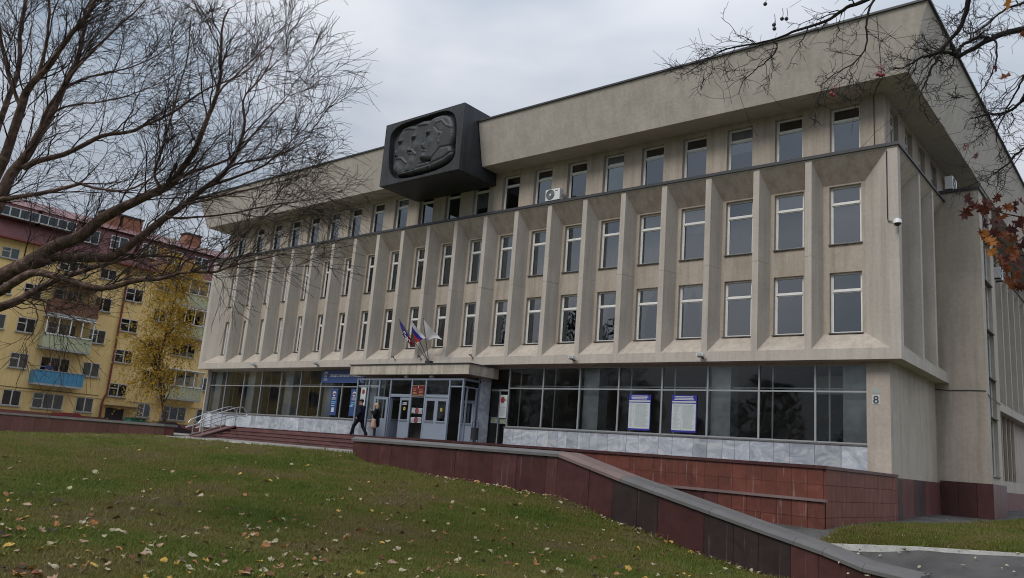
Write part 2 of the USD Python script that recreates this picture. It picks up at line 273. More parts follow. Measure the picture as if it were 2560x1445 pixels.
# window axes: nineteen bays between fins and one at each end
wx = [1.21]+[-.865-2*i for i in range(19)]+[-39.07]
rows = [(4.82, 7.04), (8.10, 10.32)]
hw = .565
wall = MB()
zs = [ZB]+[z for r in rows for z in r]+[ZT]
for a, b in ((zs[0], zs[1]), (zs[2], zs[3]), (zs[4], zs[5])): wall.box(XL+.55, D, a, XR-.55, D+.32, b)
edges = sorted(wx)
for z0, z1 in rows:
    xs = [XL+.55]+[e for c in edges for e in (c-hw, c+hw)]+[XR-.55]
    for a, b in zip(xs[0::2], xs[1::2]): wall.box(a, D, z0, b, D+.32, z1)
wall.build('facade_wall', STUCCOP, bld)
for i, x in enumerate(finx):
    fz = 7.55+.02*R0.random(); pl_ = [(x, 0), (x+.24, 0), (x+.43, D+.01), (x-.19, D+.01)]; pi_ = [(x+.012, .012), (x+.228, .012), (x+.415, D+.01), (x-.175, D+.01)]
    o = (R0.random()-.5)*.012
    MB().prism(pl_, ZB-.01, fz).prism(pi_, fz, fz+.012).prism([(a+o, b) for a, b in pl_], fz+.012, ZT+.002).build('fin', STUCCOF, bld)
bays = [(x-1.88, x+.12) for x in finx[:-1]]+[(.12, 2.92), (-40.85, -37.88)]
for a, b in bays:
    MB().prism([(.003, ZB-.02), (.003, ZB+.004), (D+.004, 4.785), (D+.004, ZB-.02)], a, b, 'x').build('bay_apron', STUCCO, bld)
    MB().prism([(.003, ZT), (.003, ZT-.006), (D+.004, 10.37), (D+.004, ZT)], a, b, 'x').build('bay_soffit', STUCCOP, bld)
MB().prism([(1.9, D+.005), (2.86, .001), (XR, .001), (XR, .34), (2.49, 1.3), (1.9, 1.3)], ZB-.01, ZT).build('corner_post', STUCCOF, bld)
MB().prism([(XL, .001), (XL+.33, .001), (XL+1.3, D+.005), (XL+1.3, 1.3), (XL+.7, 1.3), (XL, .34)], ZB-.01, ZT).build('corner_post', STUCCOF, bld)
# side screen
sidey = [2.9, 4.97, 12.2]+[14.2+2.0*i for i in range(10)]
box(2.3, .9, ZB, 2.49, YB, ZT).build('side_wall', STUCCOP, bld)
box(XL+.55, .9, ZB, XL+.75, 14, ZT).build('side_wall', STUCCOP, bld)
for y in sidey:
    MB().prism([(XR, y), (XR, y+.24), (2.48, y+.43), (2.48, y-.19)], ZB-.01, ZT+.002).build('side_fin', STUCCOF, bld)
sb = [(.3, 2.98)]+[(3.0, 5.05), (5.1, 7.0)]+[(a+.1, a+2.1) for a in [10.2]+sidey[2:]]
for a, b in sb:
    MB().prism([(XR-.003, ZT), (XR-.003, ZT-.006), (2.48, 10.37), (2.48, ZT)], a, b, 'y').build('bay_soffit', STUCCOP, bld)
    MB().prism([(XR-.003, ZB-.02), (XR-.003, ZB+.004), (2.48, 4.785), (2.48, ZB-.02)], a, b, 'y').build('bay_apron', STUCCO, bld)
# slabs
MB().box(XL, 0, ZL, XR, YB, ZB-.012).build('ledge', STUCCOF, bld)
MB().box(XL, -.012, ZT+.001, XR+.012, YB, ZT+.055).build('fin_cap', STUCCOF, bld)
fl = MB().box(XL-.05, -.075, ZT+.056, XR+.075, .9, ZT+.13).box(2.3, .9, ZT+.056, XR+.075, YB, ZT+.13).box(XL-.03, -.045, ZT+.13, XR+.045, .9, ZT+.185).box(2.3, .9, ZT+.13, XR+.045, YB, ZT+.185)
fl.build('roof_flashing', FLASH, bld)
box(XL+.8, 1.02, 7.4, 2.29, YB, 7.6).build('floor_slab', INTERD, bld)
# top storey
Y3 = .55; Z3a, Z3b, Z3h = ZT+.18, 13.6, 13.38
w3 = MB(); hw3 = .545; wx3 = [x+.05 for x in wx[:1]]+[x+.02 for x in wx[1:]]
for a, b in ((Z3a, Z3a+.12), (Z3h, Z3b)): w3.box(XL+.55, Y3, a, XR-.55, Y3+.3, b)
xs = [XL+.55]+[e for c in sorted(wx3) for e in (c-hw3, c+hw3)]+[XR-.55]
for a, b in zip(xs[0::2], xs[1::2]): w3.box(a, Y3, Z3a+.12, b, Y3+.3, Z3h)
w3.build('top_storey_wall', STUCCOP, bld)
side3 = [1.9+2.05*i for i in range(15)]
w3s = MB(); X3 = XR-.55
for a, b in ((Z3a, Z3a+.12), (Z3h, Z3b)): w3s.box(X3-.3, Y3+.3, a, X3, YB, b)
ys = [Y3+.3]+[e for c in side3 for e in (c-hw3, c+hw3)]+[YB]
for a, b in zip(ys[0::2], ys[1::2]): w3s.box(X3-.3, a, Z3a+.12, X3, b, Z3h)
w3s.build('top_side_wall', STUCCOP, bld); box(XL+.55, Y3+.3, Z3a, XL+.8, 14, Z3b).build('top_side_wall', STUCCOP, bld)
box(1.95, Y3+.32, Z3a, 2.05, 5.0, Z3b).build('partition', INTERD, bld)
# overhanging parapet, leaning outwards; a gap in it takes the relief box
def parapet(x0, x1, side):
    m = MB()
    zb, zt = 13.6, 15.77
    lo, hi = -.63, -1.17
    a0 = x0 if side != 'L' else XL-.56; a1 = x0 if side != 'L' else XL-1.36
    b0 = x1 if side != 'R' else XR+.55; b1 = x1 if side != 'R' else XR+1.34
    m.hexa([(a0, lo, zb), (b0, lo, zb), (b0, 1.2, zb), (a0, 1.2, zb)], [(a1, hi, zt), (b1, hi, zt), (b1, 1.2, zt), (a1, 1.2, zt)])
    return m
parapet(-15.84, 0, 'R').build('parapet', CONC, bld)
parapet(0, -21.62, 'L').build('parapet', CONC, bld)
MB().hexa([(2.0, 1.2, 13.6), (XR+.55, 1.2, 13.6), (XR+.55, 45, 13.6), (2.0, 45, 13.6)], [(2.0, 1.2, 15.77), (XR+1.34, 1.2, 15.77), (XR+1.34, 45, 15.77), (2.0, 45, 15.77)]).build('side_parapet', CONC, bld)
MB().hexa([(XL-.56, 1.2, 13.6), (XL+1, 1.2, 13.6), (XL+1, 15, 13.6), (XL-.56, 15, 13.6)], [(XL-1.36, 1.2, 15.77), (XL+1, 1.2, 15.77), (XL+1, 15, 15.77), (XL-1.36, 15, 15.77)]).build('side_parapet', CONC, bld)
box(XL+1.0, 1.2, 13.62, 2.0, 45, 15.5).build('roof', FLASH, bld)
cp = MB().box(-15.86, -1.24, 15.772, XR+1.42, -.9, 15.85).box(XR+1.1, -.9, 15.772, XR+1.42, 45, 15.85).box(XL-1.44, -1.24, 15.772, -21.6, -.9, 15.85).box(XL-1.44, -.9, 15.772, XL-1.1, 15, 15.85)
cp.build('parapet_coping', FLASH, bld)
# back and lower shell so that rooms stay dark
sh = MB().box(WL, 14, -1.6, 2.0, 14.3, 13.6).box(WL, 9.0, -.2, 2.2, 9.2, 3.7)
sh.build('rear_wall', INTER, bld)
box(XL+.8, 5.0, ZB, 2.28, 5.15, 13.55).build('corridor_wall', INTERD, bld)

def window(cx, y, z0, z1, w, trans, par, curtain=None, axis='x', side=1):
    """frame (mesh) with panes, outer sill and inner furnishings as its children; axis 'y' turns it onto the side wall (cx is then y)"""
    h2 = w/2; f = .065; ty = z1-trans
    fr = MB().box(-h2+.002, y, z0+.002, -h2+f, y+.09, z1-.002).box(h2-f, y, z0+.002, h2-.002, y+.09, z1-.002).box(-h2+f, y, z0+.002, h2-f, y+.09, z0+f).box(-h2+f, y, z1-f, h2-f, y+.09, z1-.002)
    fr.box(-h2+f, y-.012, ty-.035, h2-f, y+.09, ty+.035)
    fr.box(-h2+f, y+.02, ty+.035, h2-f, y+.07, ty+.065).box(-h2+f, y+.02, ty-.07, h2-f, y+.07, ty-.035)
    fr.box(-h2+f, y+.02, z0+f, -h2+f+.03, y+.07, z1-f).box(h2-f-.03, y+.02, z0+f, h2-f, y+.07, z1-f)
    parts = [('window', fr, WHITE)]
    for a, b in ((z0+f, ty-.07), (ty+.065, z1-f)):
        q0, q1, q2 = (R0.random()*.012-.006 for _ in range(3))
        parts.append(('pane', MB().add([(-h2+f+.03, y+.045+q0, a), (h2-f-.03, y+.045+q1, a), (h2-f-.03, y+.045+q1+q2, b), (-h2+f+.03, y+.045+q0+q2, b)], [(0, 1, 2, 3)]), PANE))
    if par is bld and axis == 'x' and z0 < 11:
        parts.append(('sill', MB().hexa([(-h2-.03, y-.21, z0-.035), (h2+.03, y-.21, z0-.035), (h2+.03, y, z0-.004), (-h2-.03, y, z0-.004)], [(-h2-.03, y-.21, z0+.0), (h2+.03, y-.21, z0+.0), (h2+.03, y, z0+.03), (-h2-.03, y, z0+.03)]), SILL))
    if curtain:
        yc = y+.105; n = 24; u = np.linspace(0, 1, n)
        def drape(xa, xb, za, zb, gather=None):
            nz = 10; V = []
            for k in range(nz):
                t = k/(nz-1); z = zb+(za-zb)*t
                g = 1 if gather is None else 1-gather*math.sin(min(1, t/0.72)*math.pi/2)
                for q in u: V.append((xa+(xb-xa)*q*g, yc+.012*math.sin(q*26+1.3*math.sin(t*3)), z))
            i = (np.arange(nz-1)[:, None]*n+np.arange(n-1)[None]).ravel()
            return MB().add(V, np.stack([i, i+1, i+n+1, i+n], 1))
        if curtain == 'drapes':
            parts.append(('curtain', drape(-h2+.03, .05, z0+.05, z1-.05, .72), CURT)); parts.append(('curtain', drape(h2-.03, -.05, z0+.05, z1-.05, .66), CURT))
        elif curtain == 'left':
            parts.append(('curtain', drape(-h2+.03, .2, z0+.05, z1-.05, .6), CURT))
        elif curtain == 'blind':
            parts.append(('blind', drape(-h2+.03, h2-.03, z0+.05, z1-.05), BLIND))
        elif curtain.startswith('half'):
            parts.append(('roller_blind', drape(-h2+.03, h2-.03, z1-.05-(z1-z0)*float(curtain[4:]), z1-.04), BLIND if R0.random() < .5 else CURT))
        elif curtain == 'sheer':
            parts.append(('curtain', drape(-h2+.03, h2-.03, z0+.05, z1-.04), CURT))
    top = None
    for nme, m, mm in parts:
        if axis == 'x': m.move((cx, 0, 0))
        else:
            # local (x, y) -> world: along +y, facing +x
            m.v = [np.column_stack([side-(v[:, 1]-0), cx+v[:, 0], v[:, 2]]) for v in m.v]
        if top is None: top = m.build(nme, mm, par)
        else: m.build(nme, mm, top)
    return top
for i, x in enumerate(wx):
    c1 = {3: 'drapes', 4: 'left', 5: 'left', 6: 'drapes', 7: 'drapes', 8: 'left', 9: 'left', 10: 'drapes', 11: 'left', 13: 'sheer', 15: 'left'}.get(i)
    c2 = {1: 'half.28', 3: 'half.45', 11: 'half.4', 14: 'half.6', 4: 'blind', 5: 'sheer', 6: 'blind', 7: 'blind', 8: 'sheer', 9: 'blind', 10: 'blind', 12: 'blind'}.get(i)
    window(x, D+.14, *rows[0], 1.13, .66, bld, c1)
    window(x, D+.14, *rows[1], 1.13, .66, bld, c2)
for i, x in enumerate(wx3): window(x, Y3+.19, Z3a+.12, Z3h, 1.09, .5, bld, {2: 'half.5', 5: 'blind', 9: 'half.7', 12: 'half.4', 15: 'sheer'}.get(i))
for y in side3[:9]: window(y, .17, Z3a+.12, Z3h, 1.09, .5, bld, axis='y', side=X3)

# ground storey: glazing on the line y = 0.7
YG = .7; ZS, ZTR, ZG = .95, 2.74, 3.70
MB().box(1.94, .5, -1.5, WR, .8, ZL).box(2.3, .8, -1.5, WR, YB, ZL).build('ground_storey_wall', STUCCO, bld)
MB().box(WL, .5, -1.5, -40.42, .8, ZL).box(WL, .8, -1.5, WL+.3, 14, ZL).build('ground_storey_wall', STUCCO, bld)
gx_r = [-14.0+2*i for i in range(8)]+[1.92]; gx_r[-2:] = [0.1, 1.92]
gx_r = [-14.05, -12.05, -10.05, -8.05, -6.0, -4.0, -1.93, .15, 1.92]
gx_l = [-40.4, -38.4, -36.3, -34.3, -32.25, -30.25, -28.25, -26.3, -24.3, -22.7]
gf = MB(); inner = MB()
for gx in (gx_r, gx_l):
    for x in gx:
        gf.box(x-.035, YG-.05, ZS if gx is gx_l or x > -14 else 0, x+.035, YG+.06, ZG)
    gf.box(gx[0], YG-.03, ZTR-.03, gx[-1], YG+.04, ZTR+.03).box(gx[0], YG-.03, ZG-.05, gx[-1], YG+.04, ZG).box(gx[0], YG-.03, ZS, gx[-1], YG+.04, ZS+.05)
    for x in gx[:-1]:
        for o in (.36,):
            inner.box(x+o-.03, YG+.38, ZS, x+o+.03, YG+.43, ZG)
    inner.box(gx[0], YG+.385, ZTR+.12, gx[-1], YG+.425, ZTR+.17)
gfp = gf.build('shopfront_frame', ALU, bld); inner.build('inner_frame', ALU, bld)
for gx in (gx_r, gx_l):
    for a, b in zip(gx[:-1], gx[1:]):
        for z0, z1 in ((ZS+.05, ZTR-.03), (ZTR+.03, ZG-.05)):
            t = (RN.random(4)-.5)*.006
            MB().add([(a+.03, YG+t[0], z0), (b-.03, YG+t[1], z0), (b-.03, YG+t[2], z1), (a+.03, YG+t[3], z1)], [(0, 1, 2, 3)]).build('pane', SHOP, gfp)
box(WL, .62, ZG, 1.95, 1.0, ZL).build('lintel', STUCCO, bld)
# marble apron of separate slabs under a thin sill
for gx in (gx_r, gx_l):
    x = gx[0]-.05
    while x < gx[-1]-.1:
        w = R0.choice((.58, .62, .9, .5)); e = min(x+w, gx[-1]+.02)
        p = .004*R0.random()
        rbox(x+.004, YG-.13-p, -.05, e-.004, YG-.02, ZS-.062, .008, 4).build('marble_slab', R0.choice(MARBLE), bld); x = e
    box(gx[0]-.08, YG-.16, ZS-.06, gx[-1]+.03, YG+.06, ZS-.005).build('marble_sill', COPING, bld)
LOBCOL = mat('lobby_column_stone', (.52, .54, .55), .5, .25, 1.4)
# lobby behind the glass
box(WL, 1.3, -.15, 2.29, 9, -.005).build('lobby_floor', INTERF, bld)
for x in (-40.3, -36.4, -32.3, -28.4, -24.6, -10.1, -4.05, .95):
    box(x+.05, 1.0, 0, x+.85, 1.7, ZL-.02).build('lobby_column', LOBCOL, bld)
st = MB()
for k in range(14): st.box(-3.4+.3*k, 5.2, .0+.17*k, -3.1+.3*k+.001, 6.8, .17+.17*k)
st.build('lobby_stair', COPING, bld)
MB().hexa([(-3.4, 5.1, .75), (.9, 5.1, 3.15), (.9, 5.18, 3.15), (-3.4, 5.18, .75)], [(-3.4, 5.1, .95), (.9, 5.1, 3.35), (.9, 5.18, 3.35), (-3.4, 5.18, .95)]).build('stair_rail', mat('stair_wood', (0.16, 0.085, 0.04), .5), bld)
box(-.8, 3.2, 2.9, 2.2, 3.3, 3.6).build('lobby_ceiling_band', PLASTW, bld)

# entrance: projecting glazed vestibule under a concrete canopy
VX0, VX1, VY, VZ = -22.65, -15.2, -1.23, 2.98
mx = [VX0, -21.75, -20.95, -20.1, -18.58, -17.61, -16.05, VX1]
vf = MB()
for x in mx: vf.box(x-.04, VY-.04, 0, x+.04, VY+.06, VZ)
vf.box(VX0, VY-.03, VZ-.1, VX1, VY+.05, VZ).box(VX0, VY-.02, 2.56, mx[2], VY+.04, 2.62).box(mx[6], VY-.02, 2.56, VX1, VY+.04, 2.62)
vf.box(mx[3], VY-.02, 2.06, mx[4], VY+.05, 2.2).box(mx[5], VY-.02, 2.06, mx[6], VY+.05, 2.2).box(mx[4], VY-.02, 2.06, mx[5], VY+.04, 2.10)
vf.box(VX1-.03, VY, VZ-.1, VX1+.03, YG-.06, VZ).box(VX1-.03, VY, 2.56, VX1+.03, -.1, 2.62).box(VX1-.03, -.16, 0, VX1+.03, -.08, VZ)
for a in (-.95, -.3): vf.box(VX1-.03, a-.035, 0, VX1+.03, a+.035, 2.56)
vest = vf.build('vestibule_frame', GREYP, bld)
def qpane(p, q, z0, z1, nm='pane', mm=None, par=None):
    return MB().add([(*p, z0), (*q, z0), (*q, z1), (*p, z1)], [(0, 1, 2, 3)]).build(nm, mm or SHOP, par or vest)
for i, (a, b) in enumerate(zip(mx[:-1], mx[1:])):
    lo = {3: 2.2, 5: 2.2, 6: 2.62}.get(i, .03)
    qpane((a+.04, VY+.01), (b-.04, VY+.01), lo, VZ-.1)
qpane((VX1, VY+.06), (VX1, -.16), 2.62, VZ-.1); qpane((VX1, -.26), (VX1, -.16), .03, 2.56)
qpane((VX1+.1, YG), (-14.1, YG), .03, 2.6); qpane((VX1+.1, YG), (-14.1, YG), 2.68, ZG-.05)
MB().box(VX1-.02, YG-.02, 2.6, -14.05, YG+.04, 2.68).box(VX1-.02, YG-.02, 3.64, -14.05, YG+.04, 3.7).box(-14.62, YG-.02, 0, -14.56, YG+.04, 2.6).build('entrance_frame', ALU, bld)
rbox(VX1-.13, -.08, 0, VX1+.06, YG-.06, ZL-.02, .01, 4).build('marble_pier', MARBLE[2], bld)
def door(p, ang, w=.74, h=2.03, glass_from=.98):
    """leaf hinged at p, turned by ang about z"""
    c, s = math.cos(ang), math.sin(ang)
    lf = MB().box(0, -.025, .03, .11, .025, h).box(w-.11, -.025, .03, w, .025, h).box(.11, -.025, h-.13, w-.11, .025, h).box(.11, -.025, .03, w-.11, .025, glass_from)
    lf.move((p[0], p[1], 0), ang); d = lf.build('door', GREYP, bld)
    g = MB().add([(.11, 0, glass_from), (w-.11, 0, glass_from), (w-.11, 0, h-.13), (.11, 0, h-.13)], [(0, 1, 2, 3)]); g.move((p[0], p[1], 0), ang); g.build('pane', SHOP, d)
    hd = MB().tube([(.08, -.07, glass_from-.06), (w-.08, -.07, glass_from-.06)], .012).box(.09, -.07, glass_from-.07, .11, -.02, glass_from-.05).box(w-.11, -.07, glass_from-.07, w-.09, -.02, glass_from-.05); hd.move((p[0], p[1], 0), ang); hd.build('handle', BLACK, d)
    return d
door((-19.32, VY), 0.0, .72); door((-17.57, VY), 0, .75); door((-16.82, VY), 0, .75)
door((-20.12, VY-.08), math.radians(202), .78)
door((-20.06, VY+.05), math.radians(86), .74)
door((VX1-.55, -.2), math.radians(10), .5); door((-16.0, -.35), math.radians(2), .75)
MB().box(-17.57, 0.25, 0, -15.4, .33, 2.9).box(-20.1, .5, 0, -18.2, .58, 2.9).build('vestibule_wall', INTERD, bld)
# canopy
cn = MB().box(-23.12, -1.47, 3.14, -14.72, .62, 3.62); cn.build('canopy', CANOPY, bld)
MB().box(-23.2, -1.53, 3.622, -14.66, .0, 3.66).build('canopy_flashing', FLASH, bld)
for x in (-19.15, -17.4):
    MB().box(x-.06, -1.2, 3.05, x+.06, -1.08, 3.138).tm(trimesh.creation.cylinder(.13, .06, sections=16).apply_translation((x, -1.14, 3.04))).build('soffit_lamp', PLASTW, bld)

# stair tower on the side, plinth of the side
TX = 4.47
tw = MB().box(2.4, 6.95, -1.6, TX, 7.55, 11.62).box(2.4, 7.55, -1.6, TX-.28, 9.0, 11.62).box(2.4, 9.0, -1.6, TX, 9.75, 11.62).box(TX-.28, 7.55, 11.2, TX, 9.0, 11.62).box(TX-.28, 7.55, -1.6, TX, 9.0, .3)
tw.build('stair_tower', STUCCO, bld)
MB().box(2.5, 6.88, 11.622, TX+.07, 9.82, 11.74).build('tower_flashing', FLASH, bld)
zt = [.3, 2.55, 4.1, 6.0, 8.0, 9.8, 11.2]
for a, b in zip(zt[:-1], zt[1:]):
    w_ = MB().box(TX-.20, 7.56, a, TX-.14, 7.62, b).box(TX-.20, 8.93, a, TX-.14, 8.99, b).box(TX-.20, 7.62, a, TX-.14, 8.93, a+.06).box(TX-.20, 7.62, b-.06, TX-.14, 8.93, b)
    p = w_.build('tower_window', WHITE, bld)
    MB().add([(TX-.17, 7.62, a+.06), (TX-.17, 8.93, a+.06), (TX-.17, 8.93, b-.06), (TX-.17, 7.62, b-.06)], [(0, 1, 2, 3)]).build('pane', PANE, p)
    box(TX-.14, 7.556, a-.02, TX+.05, 8.994, a+.02).build('sill', SILL, p)
# wing behind: recessed ground storey with mullions
MB().box(XR-.05, 9.8, -1.6, XR+.02, 40, .35).build('wing_wall', STUCCO, bld)
for k in range(12):
    box(2.72, 10.4+1.3*k, .35, 2.85, 10.65+1.3*k, ZL).build('wing_mullion', STUCCOP, bld)
# plinth slabs of the side, each its own stone
y = .52
while y < 6.9:
    e = min(y+.8, 6.9); rbox(WR, y+.004, -1.75, WR+.09, e-.004, -.07, .006, 4).build('plinth_slab', GRANITE if R0.random() < .6 else GRANDK, bld); y = e
x = WR+.09
while x < TX+.05:
    e = min(x+.62, TX+.1); rbox(x+.004, 6.86, -1.75, e-.004, 6.95, .02, .006, 4).build('plinth_slab', GRANITE if R0.random() < .6 else GRANDK, bld); x = e
y = 6.86
while y < 9.8:
    e = min(y+.75, 9.8); rbox(TX, y+.004, -1.75, TX+.1, e-.004, .02, .006, 4).build('plinth_slab', GRANITE, bld); y = e
box(XR+.02, 9.8, -1.7, XR+.1, 40, -.2).build('plinth_slab', STEPRED, bld)
# cables on the facade
def pipe(name, pts, r, mm, par, n=6): return MB().tube(np.array(pts, float), r, n).build(name, mm, par)
pipe('cable', [(2.84, -.02, 11.1), (2.84, -.02, 9.7), (2.84, -.02, 8.62), (2.86, -.03, 8.52), (3.0, -.06, 8.5)], .018, BLACK, bld)
pipe('cable', [(2.3, .52, 11.4), (2.3, .52, 13.5), (2.5, .1, 13.58), (2.9, -.62, 13.58), (2.9, -1.15, 15.7)], .014, BLACK, bld)
pipe('cable', [(2.6, 6.9, 3.55), (3.2, 6.93, 3.5), (3.9, 6.92, 3.52), (4.44, 6.92, 3.5), (4.5, 7.4, 3.3), (4.5, 9.7, 3.25)], .016, BLACK, bld)

# ---------------------------------------------------------------- terrace, steps, ramp
YT = -6.4
ter = thing('terrace', 'raised entrance terrace faced with square red tiles along the building', 'terrace')
box(-26.9, YT+.1, -1.8, 2.76, .56, -.05).build('body', GROUT, ter)
cp_ = MB().box(-26.9, YT-.03, -.048, -13.202, .53, 0.0).box(-13.2, YT+.202, -.048, 2.698, .53, 0.0).box(-13.2, YT-.05, -.055, 2.9, YT+.2, .03).box(2.7, YT+.202, -.055, 2.9, .5, .03)
cp_.build('edge_coping', GRANITE, ter)
T = .42
x = 2.8
while x > -12.6:
    for k, (z0, z1) in enumerate(((-.47, -.06), (-.885, -.475))):
        rbox(x-T+.002, YT-.004*R0.random(), z0, x-.002, YT+.1, z1, .003, 4).build('tile', REDTILE, ter)
    x -= T
y = YT+.02
while y < .45:
    for k in range(4):
        z1 = -.06-.415*k; rbox(2.76, y+.004, z1-.407, 2.86+.004*R0.random(), min(y+T, .5)-.004, z1, .003, 4).build('tile', REDTILE, ter)
    y += T
rt = thing('lower_retaining_wall', 'lower red tiled retaining wall with thin coping below the terrace', 'wall')
YR = YT-.13
box(-12.5, YR+.08, -2.2, 2.80, YT+.0, -.93).build('body', GROUT, rt)
x = 2.86
while x > -12.2:
    dark = x < .3
    for k in range(3):
        z1 = -.91-.415*k; rbox(x-T+.004, YR-.004*R0.random(), z1-.407, x-.004, YR+.08, z1, .003, 4).build('tile' if not dark else 'slab', REDTILE if not dark else GRANITE, rt)
    x -= T
MB().box(-12.5, YR-.06, -.9, 2.92, YT-.012, -.83).build('coping', COPINGR, rt)
stp = thing('entrance_steps', 'wide flight of red granite steps up to the entrance terrace', 'steps')
for k in range(4):
    y0 = YT-.36*(k+1); z1 = -.15*(k+1)
    if k == 3: break
    x = -25.0
    while x < -12.75:
        e = min(x+R0.choice((1.2, 1.5, 1.35)), -12.7)
        MB().box(x+.003, y0+.02, z1-.148, e-.003, YT-.36*k-.034 if k == 0 else YT-.36*k+.018, z1-.045).box(x+.003, y0-.015, z1-.044, e-.003, YT-.36*k-.034 if k == 0 else YT-.36*k+.018, z1).build('step', STEPRED, stp)
        x = e
x = -25.0
while x < -12.75:
    e = min(x+1.4, -12.7); MB().box(x+.003, YT-.032, -.148, e-.003, YT+.08, -.052).build('riser', STEPRED, stp); x = e
rp = thing('pram_ramp', 'narrow red granite ramp with two raised strips beside the entrance steps', 'ramp')
RX0, RX1, RY = -26.15, -25.02, -8.15
MB().hexa([(RX0, RY, -.62), (RX1, RY, -.62), (RX1, YT-.035, -.62), (RX0, YT-.035, -.62)], [(RX0, RY, -.59), (RX1, RY, -.59), (RX1, YT-.035, -.02), (RX0, YT-.035, -.02)]).build('slope', STEPRED, rp)
for a, b in ((RX0, RX0+.22), (RX1-.22, RX1)):
    MB().hexa([(a, RY-.02, -.62), (b, RY-.02, -.62), (b, YT-.04, -.1), (a, YT-.04, -.1)], [(a, RY-.02, -.55), (b, RY-.02, -.55), (b, YT-.04, .05), (a, YT-.04, .05)]).build('strip', STEPRED, rp)
for k, (x, lab) in enumerate(((-25.13, 'steel handrail nearer the steps, second from the left'), (-26.03, 'steel handrail on the outer left side of the ramp'))):
    hr = thing('handrail', lab, 'handrail', group='handrails of the ramp')
    z = lambda y: -.57+(y-RY)/(YT-RY)*.57
    up = []
    yb, yt_ = RY+.02, YT-.05
    pts = [(x, yb-.12, z(yb)+.47), (x, yb-.2, z(yb)+.58), (x, yb-.12, z(yb)+.7), (x, yb+.2, z(yb)+.86), (x, yt_, z(yt_)+.92), (x, yt_+.45, z(yt_)+.82), (x, yt_+.6, z(yt_)+.68), (x, yt_+.48, z(yt_)+.55), (x, yt_, z(yt_)+.5), (x, yb+.2, z(yb)+.52), (x, yb-.1, z(yb)+.45)]
    c = np.array(pts); t = np.linspace(0, len(c)-1, 60)
    from scipy.interpolate import CubicSpline
    MB().tube(CubicSpline(np.arange(len(c)), c)(t), .024, 8).build('rail', STEEL, hr)
    for yy in (yb+.05, (yb+yt_)/2+.1, yt_): MB().tube([(x, yy, z(yy)-.02), (x, yy, z(yy)+.9)], .022, 8).build('post', STEEL, hr)

# ---------------------------------------------------------------- granite garden walls
gw = thing('granite_wall', 'long dark red granite wall with grey coping that slopes down to the right', 'wall')
topk = [(-12.88, -.14), (-3.75, -.14), (-1.6, -.68), (2.07, -1.5), (3.73, -1.85), (4.53, -2.08), (5.7, -2.19)]
tops = lambda x: np.interp(x, [a for a, _ in topk], [b for _, b in topk])
bots = lambda x: np.interp(x, [a for a, _ in basepts], [b for _, b in basepts])-.35
WT = .95
xs = np.linspace(-12.8, 5.65, 60); core = MB()
for a, b in zip(xs[:-1], xs[1:]):
    core.hexa([(a, YW+.06, -3.4), (b, YW+.06, -3.4), (b, YW+WT-.06, -3.4), (a, YW+WT-.06, -3.4)], [(a, YW+.06, tops(a)-.14), (b, YW+.06, tops(b)-.14), (b, YW+WT-.06, tops(b)-.14), (a, YW+WT-.06, tops(a)-.14)])
core.build('core', GROUT, gw)
x = -12.84
brk = [-3.75]
while x < 5.5:
    w = R0.choice((.62, .78, .95, 1.1, 1.3)); e = min(x+w, 5.68)
    for q in brk:
        if x < q < e: e = q
    off = .012*R0.random()
    a, b = x+.005, e-.005
    m_ = R0.random()
    mm = GRANDK if (.70 < m_ and x > -3) or (m_ > .93 and x > -8) else GRANITE
    MB().hexa([(a, YW-off, bots(a)), (b, YW-off, bots(b)), (b, YW+.06, bots(b)), (a, YW+.06, bots(a))], [(a, YW-off, tops(a)-.145), (b, YW-off, tops(b)-.145), (b, YW+.06, tops(b)-.145), (a, YW+.06, tops(a)-.145)]).build('granite_slab', mm, gw)
    x = e
MB().box(-12.9, YW+.03, -1.3, -12.84, YW+WT, -.285).build('granite_slab', GRANITE, gw)
jn = [-12.92, -10.2, -7.1, -3.72, -2.6, -1.6, -.62, 1.0, 2.05, 3.1, 3.75, 4.6, 5.72]
for i, (a, b) in enumerate(zip(jn[:-1], jn[1:])):
    a, b = a+.004, b-.004; o = .006*R0.random()
    MB().prism([(YW-.07-o, 0), (YW+WT+.06, 0), (YW+WT+.06, .12), (YW+.10, .12), (YW-.07-o, .06)], 0, 1, 'x')
    pr = [(YW-.07-o, -.135), (YW+WT+.06, -.135), (YW+WT+.06, .03), (YW+.10, .03), (YW-.07-o, -.055)]
    V = [(a, y, tops(a)+z) for y, z in pr]+[(b, y, tops(b)+z) for y, z in pr]
    F = [(0, 2, 1), (0, 3, 2), (0, 4, 3), (5, 6, 7), (5, 7, 8), (5, 8, 9)]
    for k in range(5): q = (k+1) % 5; F += [(k, q, 5+q), (k, 5+q, 5+k)]
    MB().add(V, F).build('coping_slab', COPINGR if 3 <= i <= 4 else COPING, gw)
lw = thing('granite_wall', 'low dark red granite wall left of the steps, before the yellow house', 'wall')
box(-52, YW+.06, -2.5, -26.55, YW+.5, -.28).build('core', GROUT, lw)
x = -26.5
while x > -51:
    e = x-R0.choice((.9, 1.1, 1.3)); MB().box(e+.005, YW-.01*R0.random(), -2.3, x-.005, YW+.06, -.27).build('granite_slab', GRANITE, lw); x = e
x = -26.45
while x > -51.5:
    e = x-2.6; MB().box(e+.004, YW-.08, -.268, x-.004, YW+.6, -.15).build('coping_slab', COPING, lw); x = e

